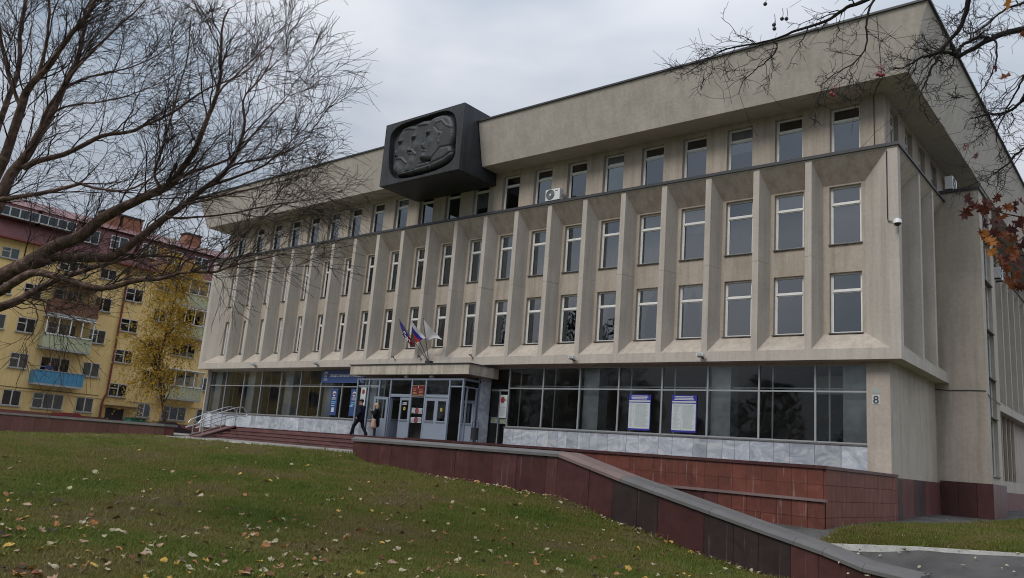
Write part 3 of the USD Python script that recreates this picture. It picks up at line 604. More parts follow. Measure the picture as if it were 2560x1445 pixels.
# ---------------------------------------------------------------- relief box
EX0, EX1, EY, EZ0, EZ1 = -21.6, -15.87, -2.23, 12.96, 16.41
emb = thing('relief_box', 'dark metal box with a relief of three overlapping heads in profile', 'relief')
er = MB().box(EX0, EY+.35, EZ0, EX1, .54, EZ1); er.build('box', BRONZB, emb)
src = np.array([(200, 412), (1275, 95), (1205, 1003), (110, 1243)], float); dst = np.array([(0, 1), (1, 1), (1, 0), (0, 0)], float)
Am = []
for (x, y), (u, v) in zip(src, dst): Am += [[x, y, 1, 0, 0, 0, -u*x, -u*y], [0, 0, 0, x, y, 1, -v*x, -v*y]]
hh = np.append(np.linalg.solve(np.array(Am), dst.ravel()), 1).reshape(3, 3)
EW, EH = EX1-EX0, EZ1-EZ0
def fuv(pts):
    q = np.column_stack([np.asarray(pts, float), np.ones(len(pts))]) @ hh.T; q = q[:, :2]/q[:, 2:]
    return q*np.array([EW, EH])
NX, NY = 300, 190
gx_, gy_ = np.meshgrid(np.linspace(0, EW, NX), np.linspace(0, EH, NY))
def mask(pts, smooth=True):
    p = fuv(pts)
    if smooth:
        n = len(p); cs = CubicSpline(np.arange(n+1), np.vstack([p, p[:1]]), bc_type='periodic'); p = cs(np.linspace(0, n, n*8))
    return contains_xy(Polygon(p).buffer(0), gx_, gy_)
rec = mask([(250, 620), (268, 530), (330, 450), (440, 385), (620, 325), (900, 240), (1030, 215), (1110, 250), (1150, 340), (1158, 500), (1150, 690), (1145, 800), (1090, 900), (980, 975), (800, 1045), (520, 1115), (350, 1125), (290, 1095), (245, 1000), (240, 800)])
hgt = np.where(rec, -.30, 0.0)
px_m = EW/NX
def dome(msk, base, rise, rad):
    dt = ndimage.distance_transform_edt(msk)*px_m
    return base+rise*np.sqrt(np.clip(1-(1-np.clip(dt/rad, 0, 1))**2, 0, 1))
def bump_at(h, pt, r, a, el=(1, 1), rot=0):
    c = fuv([pt])[0]; dx, dy = gx_-c[0], gy_-c[1]; cr, sr = math.cos(rot), math.sin(rot)
    X = (dx*cr+dy*sr)/el[0]; Y = (-dx*sr+dy*cr)/el[1]
    return h+a*np.exp(-(X*X+Y*Y)/(r*r))
heads = [
    ([(340, 540), (385, 470), (470, 408), (585, 395), (640, 470), (640, 640), (600, 800), (560, 960), (500, 1050), (430, 1085), (330, 1095), (318, 1070), (300, 1055), (268, 1020), (262, 940), (290, 870), (300, 845), (283, 828), (285, 800), (296, 778), (284, 765), (296, 735), (318, 690), (325, 650), (322, 615)], -.27, .17, .22, (352, 655), (298, 775), (300, 835), [(330, 950), (300, 1000), (360, 1010)]),
    ([(560, 470), (600, 400), (690, 345), (820, 335), (900, 420), (900, 640), (820, 800), (760, 900), (660, 960), (600, 1040), (530, 1080), (460, 1070), (440, 1000), (455, 930), (490, 850), (482, 790), (476, 745), (488, 728), (480, 716), (500, 690), (525, 640), (535, 605), (525, 570)], -.19, .20, .22, (555, 603), (492, 728), (500, 770), [(500, 980), (540, 900), (480, 1030)]),
    ([(770, 470), (800, 370), (860, 310), (950, 277), (1050, 275), (1110, 320), (1140, 400), (1148, 500), (1135, 600), (1108, 690), (1128, 760), (1100, 850), (1010, 925), (850, 995), (640, 1050), (420, 1085), (345, 1090), (430, 1050), (560, 1010), (620, 960), (690, 925), (820, 885), (700, 885), (672, 850), (690, 800), (684, 745), (690, 705), (688, 685), (705, 665), (735, 620), (752, 560), (748, 520)], -.09, .23, .24, (772, 555), (712, 685), (718, 745), [(720, 850), (690, 870)])]
owner = np.full(gx_.shape, -1)
for hi, (pts, b0, rise, rad, eye, nose, lip, beards) in enumerate(heads):
    mk = mask(pts); owner[mk] = hi; h = dome(mk, b0, rise, rad)
    h = bump_at(h, eye, .13, -.12, (1.5, .8)); h = bump_at(h, (eye[0]+2, eye[1]-30), .12, .09, (1.8, .6), .25); h = bump_at(h, eye, .05, .07)
    h = bump_at(h, nose, .11, .10, (.9, 1.2)); h = bump_at(h, (lip[0]+15, lip[1]-4), .09, -.09, (2.0, .5), -.35); h = bump_at(h, (lip[0]+22, lip[1]+18), .09, .06, (1.8, .6), -.3)
    h = bump_at(h, (eye[0]+60, eye[1]+90), .22, .04)
    for q in beards: h = bump_at(h, q, .2, .05)
    hgt = np.where(mk, h, hgt)
e_ = (948, 545); hgt = bump_at(hgt, e_, .16, .07, (.75, 1.25), -.2); hgt = bump_at(hgt, (952, 550), .09, -.08, (.7, 1.3), -.2); hgt = bump_at(hgt, (940, 640), .07, .05, (.7, 1.4), .3)
for pts, a in (([(900, 380), (980, 350), (1050, 420), (1130, 440)], .035), ([(880, 430), (930, 490), (985, 500)], -.03), ([(830, 880), (960, 720), (1110, 690)], -.045), ([(560, 1020), (800, 950), (1000, 860), (1120, 770)], -.05), ([(390, 465), (480, 440), (590, 450)], .05), ([(600, 400), (660, 405), (760, 390)], .05), ([(800, 900), (820, 960), (780, 1010)], -.04), ([(300, 840), (390, 850), (450, 910)], .05), ([(480, 760), (545, 745), (600, 800)], .05)):
    lp = LineString(fuv(pts)); gp = np.column_stack([gx_.ravel(), gy_.ravel()])
    import shapely
    dd = shapely.distance(shapely.points(gp), lp).reshape(gx_.shape); hgt += np.where(rec, a*np.exp(-(dd/.055)**2), 0)
hgt = ndimage.gaussian_filter(hgt, .5)
edge = np.minimum.reduce([gx_, EW-gx_, gy_, EH-gy_]) < .02; hgt[edge] = 0
V = np.stack([EX0+gx_, EY-hgt, EZ0+gy_], -1).reshape(-1, 3)
i = (np.arange(NY-1)[:, None]*NX+np.arange(NX-1)[None]).ravel(); F = np.stack([i, i+1, i+NX+1, i+NX], 1)
fo = owner.ravel()[F[:, 0]]; fm = MB().add(V, F[fo < 0])
ring = [(EX0, EZ0), (EX1, EZ0), (EX1, EZ1), (EX0, EZ1)]
for (a, b), (c, d) in zip(ring, ring[1:]+ring[:1]): fm.add([(a, EY, b), (a, EY+.352, b), (c, EY+.352, d), (c, EY, d)], [(0, 1, 2, 3)])
rpan = fm.build('relief_panel', BRONZE, emb, smooth=40)
BRONZL = mat('worn_bronze', (0.052, 0.055, 0.058), 0.55, 0.25, 1.6, 14.0, bump=0.2, bscale=20, metallic=0.2, streak=0.2)
for hi in range(3):
    Fh = F[fo == hi]; uq = np.unique(Fh); rm_ = np.zeros(len(V), int); rm_[uq] = np.arange(len(uq)); obj('relief_head', (V[uq], rm_[np.vstack([Fh[:, [0, 1, 2]], Fh[:, [0, 2, 3]]])]), BRONZL, rpan, smooth=60)

# ---------------------------------------------------------------- small fittings on the building
def text(par, s, h, p, mm, name='lettering', along=(1, 0, 0), up=(0, 0, 1), depth=.006, center=True, bold=True):
    t = meshkit.text_mesh(s, h, depth, bold); v = np.array(t.vertices)
    if center: v[:, 0] -= (v[:, 0].max()+v[:, 0].min())/2
    a, u = np.array(along, float), np.array(up, float); n = np.cross(a, u)
    return obj(name, (np.asarray(p, float)+v[:, :1]*a+v[:, 1:2]*u+v[:, 2:]*n, np.array(t.faces)), mm, par)
def disc(c, rx, rz, y, n=24):
    a = np.arange(n)/n*2*np.pi
    return MB().add([(c[0]+rx*math.cos(t), y, c[1]+rz*math.sin(t)) for t in a]+[(c[0], y, c[1])], [(k, (k+1) % n, n) for k in range(n)])
NAVY = plain('navy_print', (0.035, 0.07, 0.20), .4); BLUEP = plain('blue_print', (0.03, 0.03, 0.28), .4); PAPER = plain('paper', (0.50, 0.54, 0.54), .6); PAPERG = plain('print_grey', (0.33, 0.38, 0.38), .6)
WPRINT = plain('white_print', (0.58, 0.59, 0.63), .5); REDP = plain('red_print', (0.24, 0.03, 0.035), .5); YELP = plain('yellow_print', (0.55, 0.45, 0.07), .5); MAROON = plain('maroon_plate', (0.12, 0.008, 0.01), .45); GOLD = plain('gold_print', (0.5, 0.36, 0.2), .4); BLUEL = plain('light_blue_print', (0.2, 0.42, 0.6), .5)
def bear(par, x, z, s, y):
    """white walking animal over a red and blue field, as on the banners"""
    MB().add([(x+s*a, y, z+s*b) for a, b in ((-.5, -.1), (-.42, .3), (-.15, .5), (.15, .42), (.4, .35), (.55, .05), (.42, .0), (.3, .15), (.05, .2), (-.2, .15), (-.3, -.05))], [(0, 1, 10), (1, 9, 10), (1, 2, 9), (2, 8, 9), (2, 3, 8), (3, 7, 8), (3, 4, 7), (4, 6, 7), (4, 5, 6)]).build('emblem_animal', WPRINT, par)
    disc((x-.02*s, z+.02*s), .27*s, .14*s, y-.002).build('emblem_field', REDP, par)
    MB().add([(x+s*a, y, z+s*b) for a, b in ((-.4, -.2), (.32, -.2), (.25, -.5), (.1, -.38), (-.1, -.38), (-.28, -.52))], [(0, 5, 4), (0, 4, 3), (0, 3, 1), (1, 3, 2)]).build('emblem_animal', WPRINT, par)
def lines(par, x0, x1, z0, z1, n, y, mm, frac=.45, ragged=.25):
    h = (z1-z0)/n; m = MB()
    for k in range(n):
        r = R0.random()*ragged*(x1-x0); m.box(x0+r*.4, y-.003, z0+h*k+h*.25, x1-r, y, z0+h*k+h*(.25+frac))
    m.build('printed_lines', mm, par)
bn = thing('banner', 'wide dark blue banner with white Cyrillic lettering above the left glazing', 'banner')
box(-28.15, .55, 2.93, -24.35, .585, 3.66).build('sheet', NAVY, bn)
text(bn, 'ОБЩЕСТВЕННАЯ ПРИЁМНАЯ', .15, (-25.9, .548, 3.27), WPRINT)
bear(bn, -27.75, 3.42, .34, .545); text(bn, 'ЕДИНАЯ', .055, (-27.75, .548, 3.14), WPRINT); text(bn, 'РОССИЯ', .055, (-27.75, .548, 3.06), WPRINT)
bear(bn, -24.75, 3.42, .34, .545); text(bn, 'ЕДИНАЯ', .055, (-24.75, .548, 3.14), WPRINT); text(bn, 'РОССИЯ', .055, (-24.75, .548, 3.06), WPRINT)
for k, (x, lab, qr) in enumerate(((-26.95, 'tall blue poster with white lettering, left of the walking man', 1), (-25.2, 'tall blue poster half hidden behind the walking man', 0))):
    po = thing('poster', lab, 'poster', group='tall blue posters in the left glazing')
    box(x-.3, .682, 1.12, x+.3, .69, 2.62).build('sheet', NAVY, po)
    bear(po, x, 2.33, .3, .677); text(po, 'ЕДИНАЯ', .06, (x, .680, 2.08), WPRINT); text(po, 'РОССИЯ', .06, (x, .680, 1.99), WPRINT)
    lines(po, x-.23, x+.23, 1.72, 1.92, 2, .68, BLUEL)
    if qr: box(x-.12, .673, 1.3, x+.12, .68, 1.56).build('paper_square', PAPER, po); lines(po, x-.2, x+.2, 1.62, 1.7, 1, .68, WPRINT)
    else: box(x-.26, .673, 1.62, x-.02, .68, 1.72).build('paper_square', BLUEL, po)
def notice(x0, x1, z0, z1, lab, split, ttl):
    nb = thing('notice_sheet', lab, 'notice', group='blue headed notices in the right glazing')
    y = .66
    box(x0, y, z0, x1, y+.02, z1).build('backing', BLUEP, nb)
    w = x1-x0; h = z1-z0
    box(x0+.02*w, y-.006, z0+.05*h, x1-.03*w, y-.001, z0+.77*h).build('sheet', PAPER, nb)
    box(x0+.02*w, y-.006, z0+.80*h, x1-.03*w, y-.001, z0+.84*h).build('strip', PAPER, nb)
    xm = x0+split*w; box(xm-.005, y-.01, z0+.05*h, xm+.005, y-.0065, z0+.77*h).build('rule', PAPERG, nb)
    lines(nb, xm+.03, x1-.06*w, z0+.09*h, z0+.75*h, 26, y-.007, PAPERG, .35); lines(nb, x0+.05*w, xm-.03, z0+.09*h, z0+.75*h, 26, y-.007, PAPERG, .3, .5)
    lines(nb, x0+.1*w, x1-.1*w, z0+.86*h, z0+.98*h, 3, y-.003, WPRINT, .5, .3)
notice(-7.52, -6.48, 1.08, 2.53, 'blue headed notice with narrow left column, left one of the pair', .25, '')
notice(-5.53, -4.44, 1.08, 2.53, 'blue headed notice with wide left column, right one of the pair', .4, '')
wp = thing('poster', 'white poster with red star emblem on the glass right of the entrance', 'poster')
box(-14.5, .62, 1.35, -14.07, .63, 2.42).build('sheet', PAPER, wp); disc((-14.34, 2.18), .13, .15, .617).build('emblem', REDP, wp); lines(wp, -14.45, -14.12, 1.45, 1.9, 5, .618, PAPERG, .3); lines(wp, -14.2, -14.1, 2.14, 2.22, 2, .618, MAROON, .5)
wp2 = thing('poster', 'white poster with pink emblem at left end of the vestibule', 'poster')
box(-22.35, VY-.012, 1.5, -21.95, VY-.004, 2.5).build('sheet', PAPER, wp2); disc((-22.15, 2.28), .11, .13, VY-.015).build('emblem', REDP, wp2); lines(wp2, -22.3, -22.0, 1.6, 2.0, 5, VY-.014, PAPERG, .3)
pl = thing('plaque', 'dark red plaque with gold lettering above the glass between the doors', 'plaque')
box(-18.52, VY-.06, 2.13, -17.67, VY-.045, 2.62).build('plate', MAROON, pl)
MB().box(-18.52, VY-.064, 2.13, -17.67, VY-.061, 2.145).box(-18.52, VY-.064, 2.605, -17.67, VY-.061, 2.62).build('rim', GOLD, pl); lines(pl, -18.46, -18.14, 2.18, 2.5, 4, VY-.062, GOLD, .25, .3); lines(pl, -18.05, -17.73, 2.18, 2.45, 4, VY-.062, GOLD, .25, .3); box(-18.12, VY-.066, 2.48, -18.07, VY-.061, 2.59).build('crest', GOLD, pl)
for k, z in enumerate((1.42, .98)):
    sk = thing('glass_sticker', f'white striped sticker with red oval, {("upper", "lower")[k]} one between the entrance doors', 'sticker', group='striped stickers on the entrance glass')
    m_ = MB()
    for q in range(5): m_.box(-18.46, VY-.006, z-.125+.055*q, -17.73, VY-.002, z-.095+.055*q)
    m_.build('stripes', WPRINT, sk); disc((-18.1, z), .125, .155, VY-.008).build('oval_rim', BLACK, sk); disc((-18.1, z), .095, .125, VY-.010).build('oval', REDP, sk)
for k, x in enumerate((-14.85, -14.3)):
    sk = thing('glass_sticker', ('pale striped sticker with green oval on the side entrance glass' if k == 0 else 'pale striped sticker partly behind the white poster'), 'sticker', group='striped stickers on the entrance glass')
    m_ = MB()
    for q in range(5): m_.box(x-.2, YG-.008, 1.1+.055*q, x+.2, YG-.004, 1.13+.055*q)
    m_.build('stripes', PAPER, sk); disc((x, 1.22), .09, .12, YG-.010).build('oval', plain(f'oval_green_{"ab"[k]}', (.25, .33, .12)), sk)
for x, lab in ((-18.96, 'yellow round sticker on the narrow entrance door under a white plate'), (-16.45, 'yellow round sticker on the right leaf of the double door')):
    sk = thing('door_sticker', lab, 'sticker'); disc((x, 1.5), .075, .085, VY-.03).build('disc', YELP, sk); disc((x, 1.5), .03, .04, VY-.032).build('mark', BLACK, sk)
sg = thing('door_plate', 'small white sign plate on the narrow entrance door', 'sign'); box(-19.1, VY-.034, 1.68, -18.82, VY-.027, 1.8).build('plate', PAPER, sg); text(sg, 'ВХОД', .06, (-18.96, VY-.036, 1.715), BLACK, depth=.002)
n8 = thing('house_number', 'white plate with a black figure 8 on the corner pier', 'number plate')
box(2.12, .485, 2.3, 2.36, .498, 2.62).build('plate', PAPER, n8); text(n8, '8', .24, (2.24, .482, 2.34), BLACK, 'figure')
box(2.16, .492, 2.66, 2.34, .499, 2.85).build('old_patch', PAPERG, n8)
# floodlights on the ledge
for px, lab in (((795, 910), 'second from left'), ((640, 913), 'leftmost'), ((1437, 890), 'right of the canopy'), ((1758, 887), 'above the left notice sheet')):
    p = at(px, y=-.02); f = thing('floodlight', f'small white floodlight on the ledge, {lab}' if lab in ('second from left', 'leftmost') else f'small white floodlight on the ledge {lab}', 'floodlight', (p[0], 0, 3.93), group='small floodlights along the ledge')
    MB().hexa([(-.13, -.34, .02), (.13, -.34, .02), (.13, -.14, -.03), (-.13, -.14, -.03)], [(-.13, -.32, .13), (.13, -.32, .13), (.13, -.12, .09), (-.13, -.12, .09)]).build('head', PLASTW, f)
    box(-.10, -.345, .035, .10, -.335, .115).build('lens', PAPERG, f); box(-.03, -.16, -.06, .03, 0, .0).build('bracket', BLACK, f)
for px in ((1055, 887), (990, 889), (1184, 884)):
    p = at(px, y=0); f = thing('ledge_bracket', f'tiny dark bracket on the ledge above the canopy at {"left" if px[0] == 990 else "middle" if px[0] == 1055 else "right"} side', 'bracket', (p[0], 0, 4.12), group='tiny brackets over the canopy')
    MB().tube([(0, 0, -.02), (0, -.1, .02), (-.06, -.14, .1), (-.03, -.2, .12)], .018, 6).box(-.1, -.22, .08, -.0, -.12, .13).build('bracket', BLACK, f)
# dome camera on the corner post
cc = thing('security_camera', 'white dome security camera on the corner post of the facade', 'camera', (3.10, -.01, 8.47), scale=(.72, .72, .72))
MB().box(-.1, -.05, -.12, .12, .01, .12).tube([(0, -.03, .05), (.02, -.2, .07), (.12, -.3, .05), (.16, -.32, -.02)], .05, 8).build('arm', PLASTW, cc)
t_ = trimesh.creation.revolve(np.array([(0, .12), (.1, .12), (.17, .06), (.19, -.06), (.2, -.1), (0, -.1)]), sections=24); MB().tm(t_).move((.16, -.32, -.08)).build('housing', PLASTW, cc, smooth=40)
t_ = trimesh.creation.revolve(np.array([(0, -.23), (.07, -.215), (.12, -.17), (.14, -.1), (0, -.1)]), sections=20); MB().tm(t_).move((.16, -.32, -.085)).build('dome', BLACK, cc, smooth=40)
def aircon(loc, rz, lab, s=1.0):
    a = thing('air_conditioner', lab, 'air conditioner', loc, rz, group='outdoor air conditioner units', scale=(s, s, s))
    rbox(-.42, -.15, 0, .42, .15, .56, .02, 8).build('case', PLASTW, a)
    t = trimesh.creation.torus(.235, .014, 24, 8); MB().tm(t.apply_transform(trimesh.transformations.rotation_matrix(math.pi/2, (1, 0, 0))).apply_translation((-.13, -.155, .29))).build('grille_ring', PLASTG, a)
    disc((-.13, .29), .225, .225, -.153).build('fan_opening', PLASTG, a); disc((-.13, .29), .055, .055, -.160).build('hub', PLASTW, a)
    g = MB()
    for r in (.09, .13, .17, .205):
        th = np.linspace(0, 2*np.pi, 25); g.tube(np.column_stack([-.13+r*np.cos(th), np.full(25, -.158), .29+r*np.sin(th)]), .004, 4, False)
    g.build('grille', PAPERG, a); MB().box(-.36, -.17, -.06, -.30, .17, 0).box(.30, -.17, -.06, .36, .17, 0).build('foot', BLACK, a)
    MB().box(.13, -.153, .43, .30, -.151, .47).build('badge', PLASTG, a)
    MB().tube([(.42, .02, .2), (.55, .05, .22), (.58, .1, .05), (.56, .2, -.02)], .025, 6).tube([(.42, .06, .3), (.52, .1, .32), (.6, .15, .1)], .018, 6).build('pipes', PLASTG, a)
p = at((1384, 505), y=.12); aircon((p[0]-.02, .17, ZT+.25), 0, 'white air conditioner with round fan on the roof edge above the fins')
aircon((3.42, 7.35, 11.80), math.pi/2, 'grey air conditioner in the shade on the side roof by the tower', 1.0)
aircon((3.5, 17.5, 10.3), math.pi/2, 'air conditioner far along the side wing behind the red leaves', 1.0)
# flags
fb = thing('flag_holder', 'dark metal flag holder on the ledge over the canopy', 'flag holder'); FPN = at((1072, 903), y=-.15)
box(FPN[0]-.16, -.26, 3.68, FPN[0]+.16, -.005, 3.98).build('block', BLACK, fb)
def flagmat(name, stops):
    return usdkit.material(stage, L+name, {'at': ('attribute', {'attribute': 'band'}), 'r': ('rgb_ramp', {'ramp': stops, 'interpolate': False}), 'd': ('diffuse_bsdf', {}), 't': ('translucent_bsdf', {}), 'm': ('mix_closure', {'fac': .4})},
        [('at.fac', 'r.fac'), ('r.color', 'd.color'), ('r.color', 't.color'), ('d.BSDF', 'm.closure1'), ('t.BSDF', 'm.closure2')], surface='m.closure')
def flag(tip, hoist_b, fly, low, lab, stops, nm, ytip, emblem=False):
    T_ = at(tip, y=ytip); B_ = np.array([FPN[0], -.15, 3.9]); ax_ = T_-B_; Ln = np.linalg.norm(ax_); ax_ /= Ln
    f = thing('flag', lab, 'flag', group='flags in the holder above the canopy')
    MB().tube([B_, T_], .018, 8).tm(trimesh.creation.icosphere(1, .03).apply_translation(T_)).build('pole', BLACK, f)
    # cloth: hoist runs down the pole from the tip, the fly hangs towards "fly" / "low"
    H1 = T_; H2 = at(hoist_b, y=ytip*.62-.06); L1 = at(fly, y=ytip-.02); L2 = at(low, y=ytip*.7-.03)
    n, m = 26, 18; V = []; band = []
    for a in range(m):
        t = a/(m-1)
        for b in range(n):
            s = b/(n-1); p = (H1*(1-t)+H2*t)*(1-s)+(L1*(1-t)+L2*t)*s
            V.append(p+np.array([.35, -1, .15])*.07*math.sin(s*7+t*2.5)*min(1, s*2)+np.array([0, 0, -.12])*math.sin(math.pi*s)*(.4+.6*t)); band.append(t)
    i = (np.arange(m-1)[:, None]*n+np.arange(n-1)[None]).ravel()
    ms = usdkit.mesh(stage, numbered(pathof(f), 'cloth'), (np.array(V), np.stack([i, i+1, i+n+1, i+n], 1)), flagmat(nm, stops), smooth=True)
    UsdGeom.PrimvarsAPI(ms).CreatePrimvar('band', Sdf.ValueTypeNames.FloatArray, 'vertex').Set(Vt.FloatArray.FromNumpy(np.array(band, np.float32)))
    return np.array(V).reshape(m, n, 3), f
g_, fl_ = flag((998, 799), (1036, 860), (1008, 838), (1024, 858), 'dark blue flag with white emblem, left of the three flags', [(0, (0.06, 0.055, 0.22)), (.45, (0.06, 0.055, 0.22)), (.62, (.2, .03, .05)), (1, (0.025, 0.025, 0.07))], 'flag_blue', -.8)
em = MB()
for a, b in ((6, 8), (6, 16), (9, 12), (10, 19), (12, 10)):
    c = g_[a, b]+np.array([.02, -.05, 0]); em.tube([c+np.array([-.1, 0, -.06]), c+np.array([-.03, 0, .05]), c+np.array([.05, 0, 0]), c+np.array([.1, 0, -.1])], .02, 5)
em.build('emblem', WPRINT, fl_)
flag((1025, 796), (1037, 850), (1066, 846), (1048, 853), 'white blue and red striped flag, middle of the three flags', [(0, (.62, .62, .68)), (.33, (.62, .62, .68)), (.34, (.04, .045, .30)), (.66, (.04, .045, .30)), (.67, (.55, .05, .05)), (1, (.55, .05, .05))], 'flag_tricolour', -.85)
flag((1058, 797), (1065, 842), (1107, 850), (1084, 846), 'plain white flag, rightmost of the three flags', [(0, (.66, .66, .68)), (1, (.58, .58, .60))], 'flag_white', -.8)
# litter bin
bi = thing('litter_bin', 'tall narrow black litter bin with hoop handle by the entrance', 'bin', at((1186, 1090), y=-2.5)*np.array([1, 1, 0]))
t_ = trimesh.creation.cylinder(.17, .5, sections=20).apply_translation((0, 0, .45)); MB().tm(t_).build('drum', mat('bin_mesh', (.018, .019, .021), .6), bi, smooth=40)
th = np.linspace(0, np.pi, 16); MB().tube(np.vstack([[(-.19, 0, .0)], np.column_stack([-.19*np.cos(th), np.zeros(16), .8+.2*np.sin(th)]), [(.19, 0, .0)]]), .014, 6).build('hoop', BLACK, bi)
MB().tube([(-.07, 0, 0), (-.07, 0, .22)], .014).tube([(.07, 0, 0), (.07, 0, .22)], .014).box(-.19, -.1, 0, .19, .1, .015).build('stand', BLACK, bi)
# ---------------------------------------------------------------- yellow house on the left
HX = -60.0
OCHRE = mat('ochre_render', (0.76, 0.545, 0.24), 0.9, 0.08, 0.5, 12.0, bump=0.15, streak=0.12)
MAUVE = mat('maroon_sheet', (0.135, 0.046, 0.048), 0.55, 0.12, 1.0, 8.0)
HPLINTH = mat('house_plinth', (0.22, 0.085, 0.07), 0.8, 0.12, 1.0); HGREY = plain('house_footing', (.34, .33, .31), .9)
BRICKR = usdkit.material(stage, L+'chimney_brick', {'tc': ('geometry', {}), 'map': ('mapping', {'rotation': (math.pi/2, 0, math.pi/2)}), 'b': ('brick_texture', {'color1': (.22, .085, .045), 'color2': (.28, .11, .06), 'mortar': (.25, .2, .17), 'scale': 3.0}), 'p': ('principled_bsdf', {'roughness': .9})}, [('tc.position', 'map.vector'), ('map.vector', 'b.vector'), ('b.color', 'p.base_color')], surface='p.BSDF')
BALBLUE = mat('blue_sheet', (.075, .24, .38), .5, .1, 2.0); BALGREEN = mat('pale_green_sheet', (.42, .43, .28), .7, .08, 2.0); BALBROWN = mat('brown_boards', (.17, .085, .05), .8, .2, 3.0)
PIPERED = mat('red_pipe', (.20, .045, .03), .6, .15, 2.0); DOORB = plain('dark_door', (.035, .027, .025), .6)
HFRAME = plain('house_frame', (.5, .49, .47), .6)
yh = thing('yellow_house', 'yellow ochre apartment house with maroon mansard and balconies behind the bare tree', 'house')
box(HX-12, -24, .15, HX, 26, 13.3).build('wall', OCHRE, yh)
box(HX-12, -24, -.45, HX+.06, 26, .146).build('plinth', HPLINTH, yh); box(HX-12, -24, -2, HX+.09, 26, -.454).build('footing', HGREY, yh)
MB().box(HX-.1, -24, 1.70, HX+.07, 2.3, 1.80).box(HX-.1, 4.6, 1.70, HX+.07, 26, 1.80).build('belt', OCHRE, yh)
MB().hexa([(HX-12.5, -24.4, 13.22), (HX+.55, -24.4, 13.22), (HX+.55, 26.4, 13.22), (HX-12.5, 26.4, 13.22)], [(HX-11, -24.4, 16.2), (HX-.75, -24.4, 16.2), (HX-.75, 26.4, 16.2), (HX-11, 26.4, 16.2)]).build('mansard', MAUVE, yh)
MB().hexa([(HX-11.4, -24.6, 16.21), (HX-.45, -24.6, 16.21), (HX-.45, 26.6, 16.21), (HX-11.4, 26.6, 16.21)], [(HX-6.4, -24.6, 18.0), (HX-5.6, -24.6, 18.0), (HX-5.6, 26.6, 18.0), (HX-6.4, 26.6, 18.0)]).build('roof', mat('pink_roof_sheet', (.16, .065, .065), .5, .12, .8), yh)
box(HX+.54, -24.4, 13.2, HX+.72, 26.4, 13.32).build('gutter', PIPERED, yh)
def hwin(y0, z0, y1, z1, n=2, xo=HX, par=yh, nm='window', vent=True, fill=None):
    f = .05; m = MB().box(xo-.02, y0, z0, xo+.04, y0+f, z1).box(xo-.02, y1-f, z0, xo+.04, y1, z1).box(xo-.02, y0+f, z0, xo+.04, y1-f, z0+f).box(xo-.02, y0+f, z1-f, xo+.04, y1-f, z1)
    for k in range(1, n): y = y0+(y1-y0)*k/n; m.box(xo-.02, y-.045, z0+f, xo+.045, y+.045, z1-f)
    if vent and n > 1: zv = z0+(z1-z0)*.62; m.box(xo-.015, y0+f, zv-.035, xo+.042, y0+(y1-y0)/n-.045, zv+.035)
    w = m.build(nm, HFRAME, par)
    MB().add([(xo+.012, y0+f, z0+f), (xo+.012, y1-f, z0+f), (xo+.012, y1-f, z1-f), (xo+.012, y0+f, z1-f)], [(0, 1, 2, 3)]).build('pane', HGLASS, w)
    box(xo+.001, y0+f, z0+f, xo+.004, y1-f, z1-f).build('room', fill or INTERD, w)
    box(xo, y0-.06, z0-.07, xo+.16, y1+.06, z0-.01).build('sill', HGREY, w)
    return w
FL = [(.47, 1.66), (3.40, 4.56), (6.22, 7.36), (8.98, 10.12), (11.75, 12.6)]
GREYB = plain('grey_blind', (.30, .33, .32), .8); CURTH = plain('house_curtain', (.35, .30, .27), .9)
for k, (z0, z1) in enumerate(FL):
    for y0, y1 in ((-23, -21.5), (-18.2, -16.7), (-14.9, -13.4), (-7.4, -5.9), (-5.3, -3.75), (.2, 1.8), (5.3, 6.75), (10.9, 12.4), (14.8, 16.3), (19, 20.5)):
        fill = None
        if k == 0 and y0 == .2: fill = GREYB
        elif R0.random() < .35: fill = R0.choice((GREYB, CURTH, BLIND))
        hwin(y0+.12, z0, y1-.12, z1, fill=fill, vent=R0.random() < .35)
    for c in (-1.85, 8.8, -10.3):
        if k == 0: hwin(c-1.15, z0, c+1.15, z1, 3, fill=GREYB if c < 0 else None)
        else: hwin(c-1.1, z0-(.9 if k == 1 and c == -1.85 else 0), c+1.1, z1, 3)
for z0 in (2.0, 4.9, 7.6, 10.3): hwin(2.75, z0, 4.25, z0+1.1, fill=None)
for z0 in (2.0, 4.9, 7.6, 10.3): hwin(-20.5, z0, -19, z0+1.1)
for y0, y1 in ((-1.7, -.35), (.65, 2.1), (3.4, 4.75), (5.8, 7.2), (8.4, 9.8), (11.0, 12.4), (-14, -12.6), (-17, -15.6)):
    hwin(y0, 14.45, y1, 15.6, xo=HX+.12)
for y0 in (-8.1, -5.25):
    box(HX-1.5, y0-.15, 14.85, HX+.34, y0+3.0, 15.95).build('dormer', MAUVE, yh); hwin(y0, 14.98, y0+2.85, 15.75, 4, xo=HX+.36, vent=False)
for y0, y1 in ((1.4, 2.9), (3.2, 5.0), (9.5, 11)):
    c_ = box(HX-5.5, y0, 16.9, HX-4.2, y1, 18.6).build('chimney', BRICKR, yh); box(HX-5.6, y0-.1, 18.6, HX-4.1, y1+.1, 18.72).build('chimney_cap', FLASH, c_)
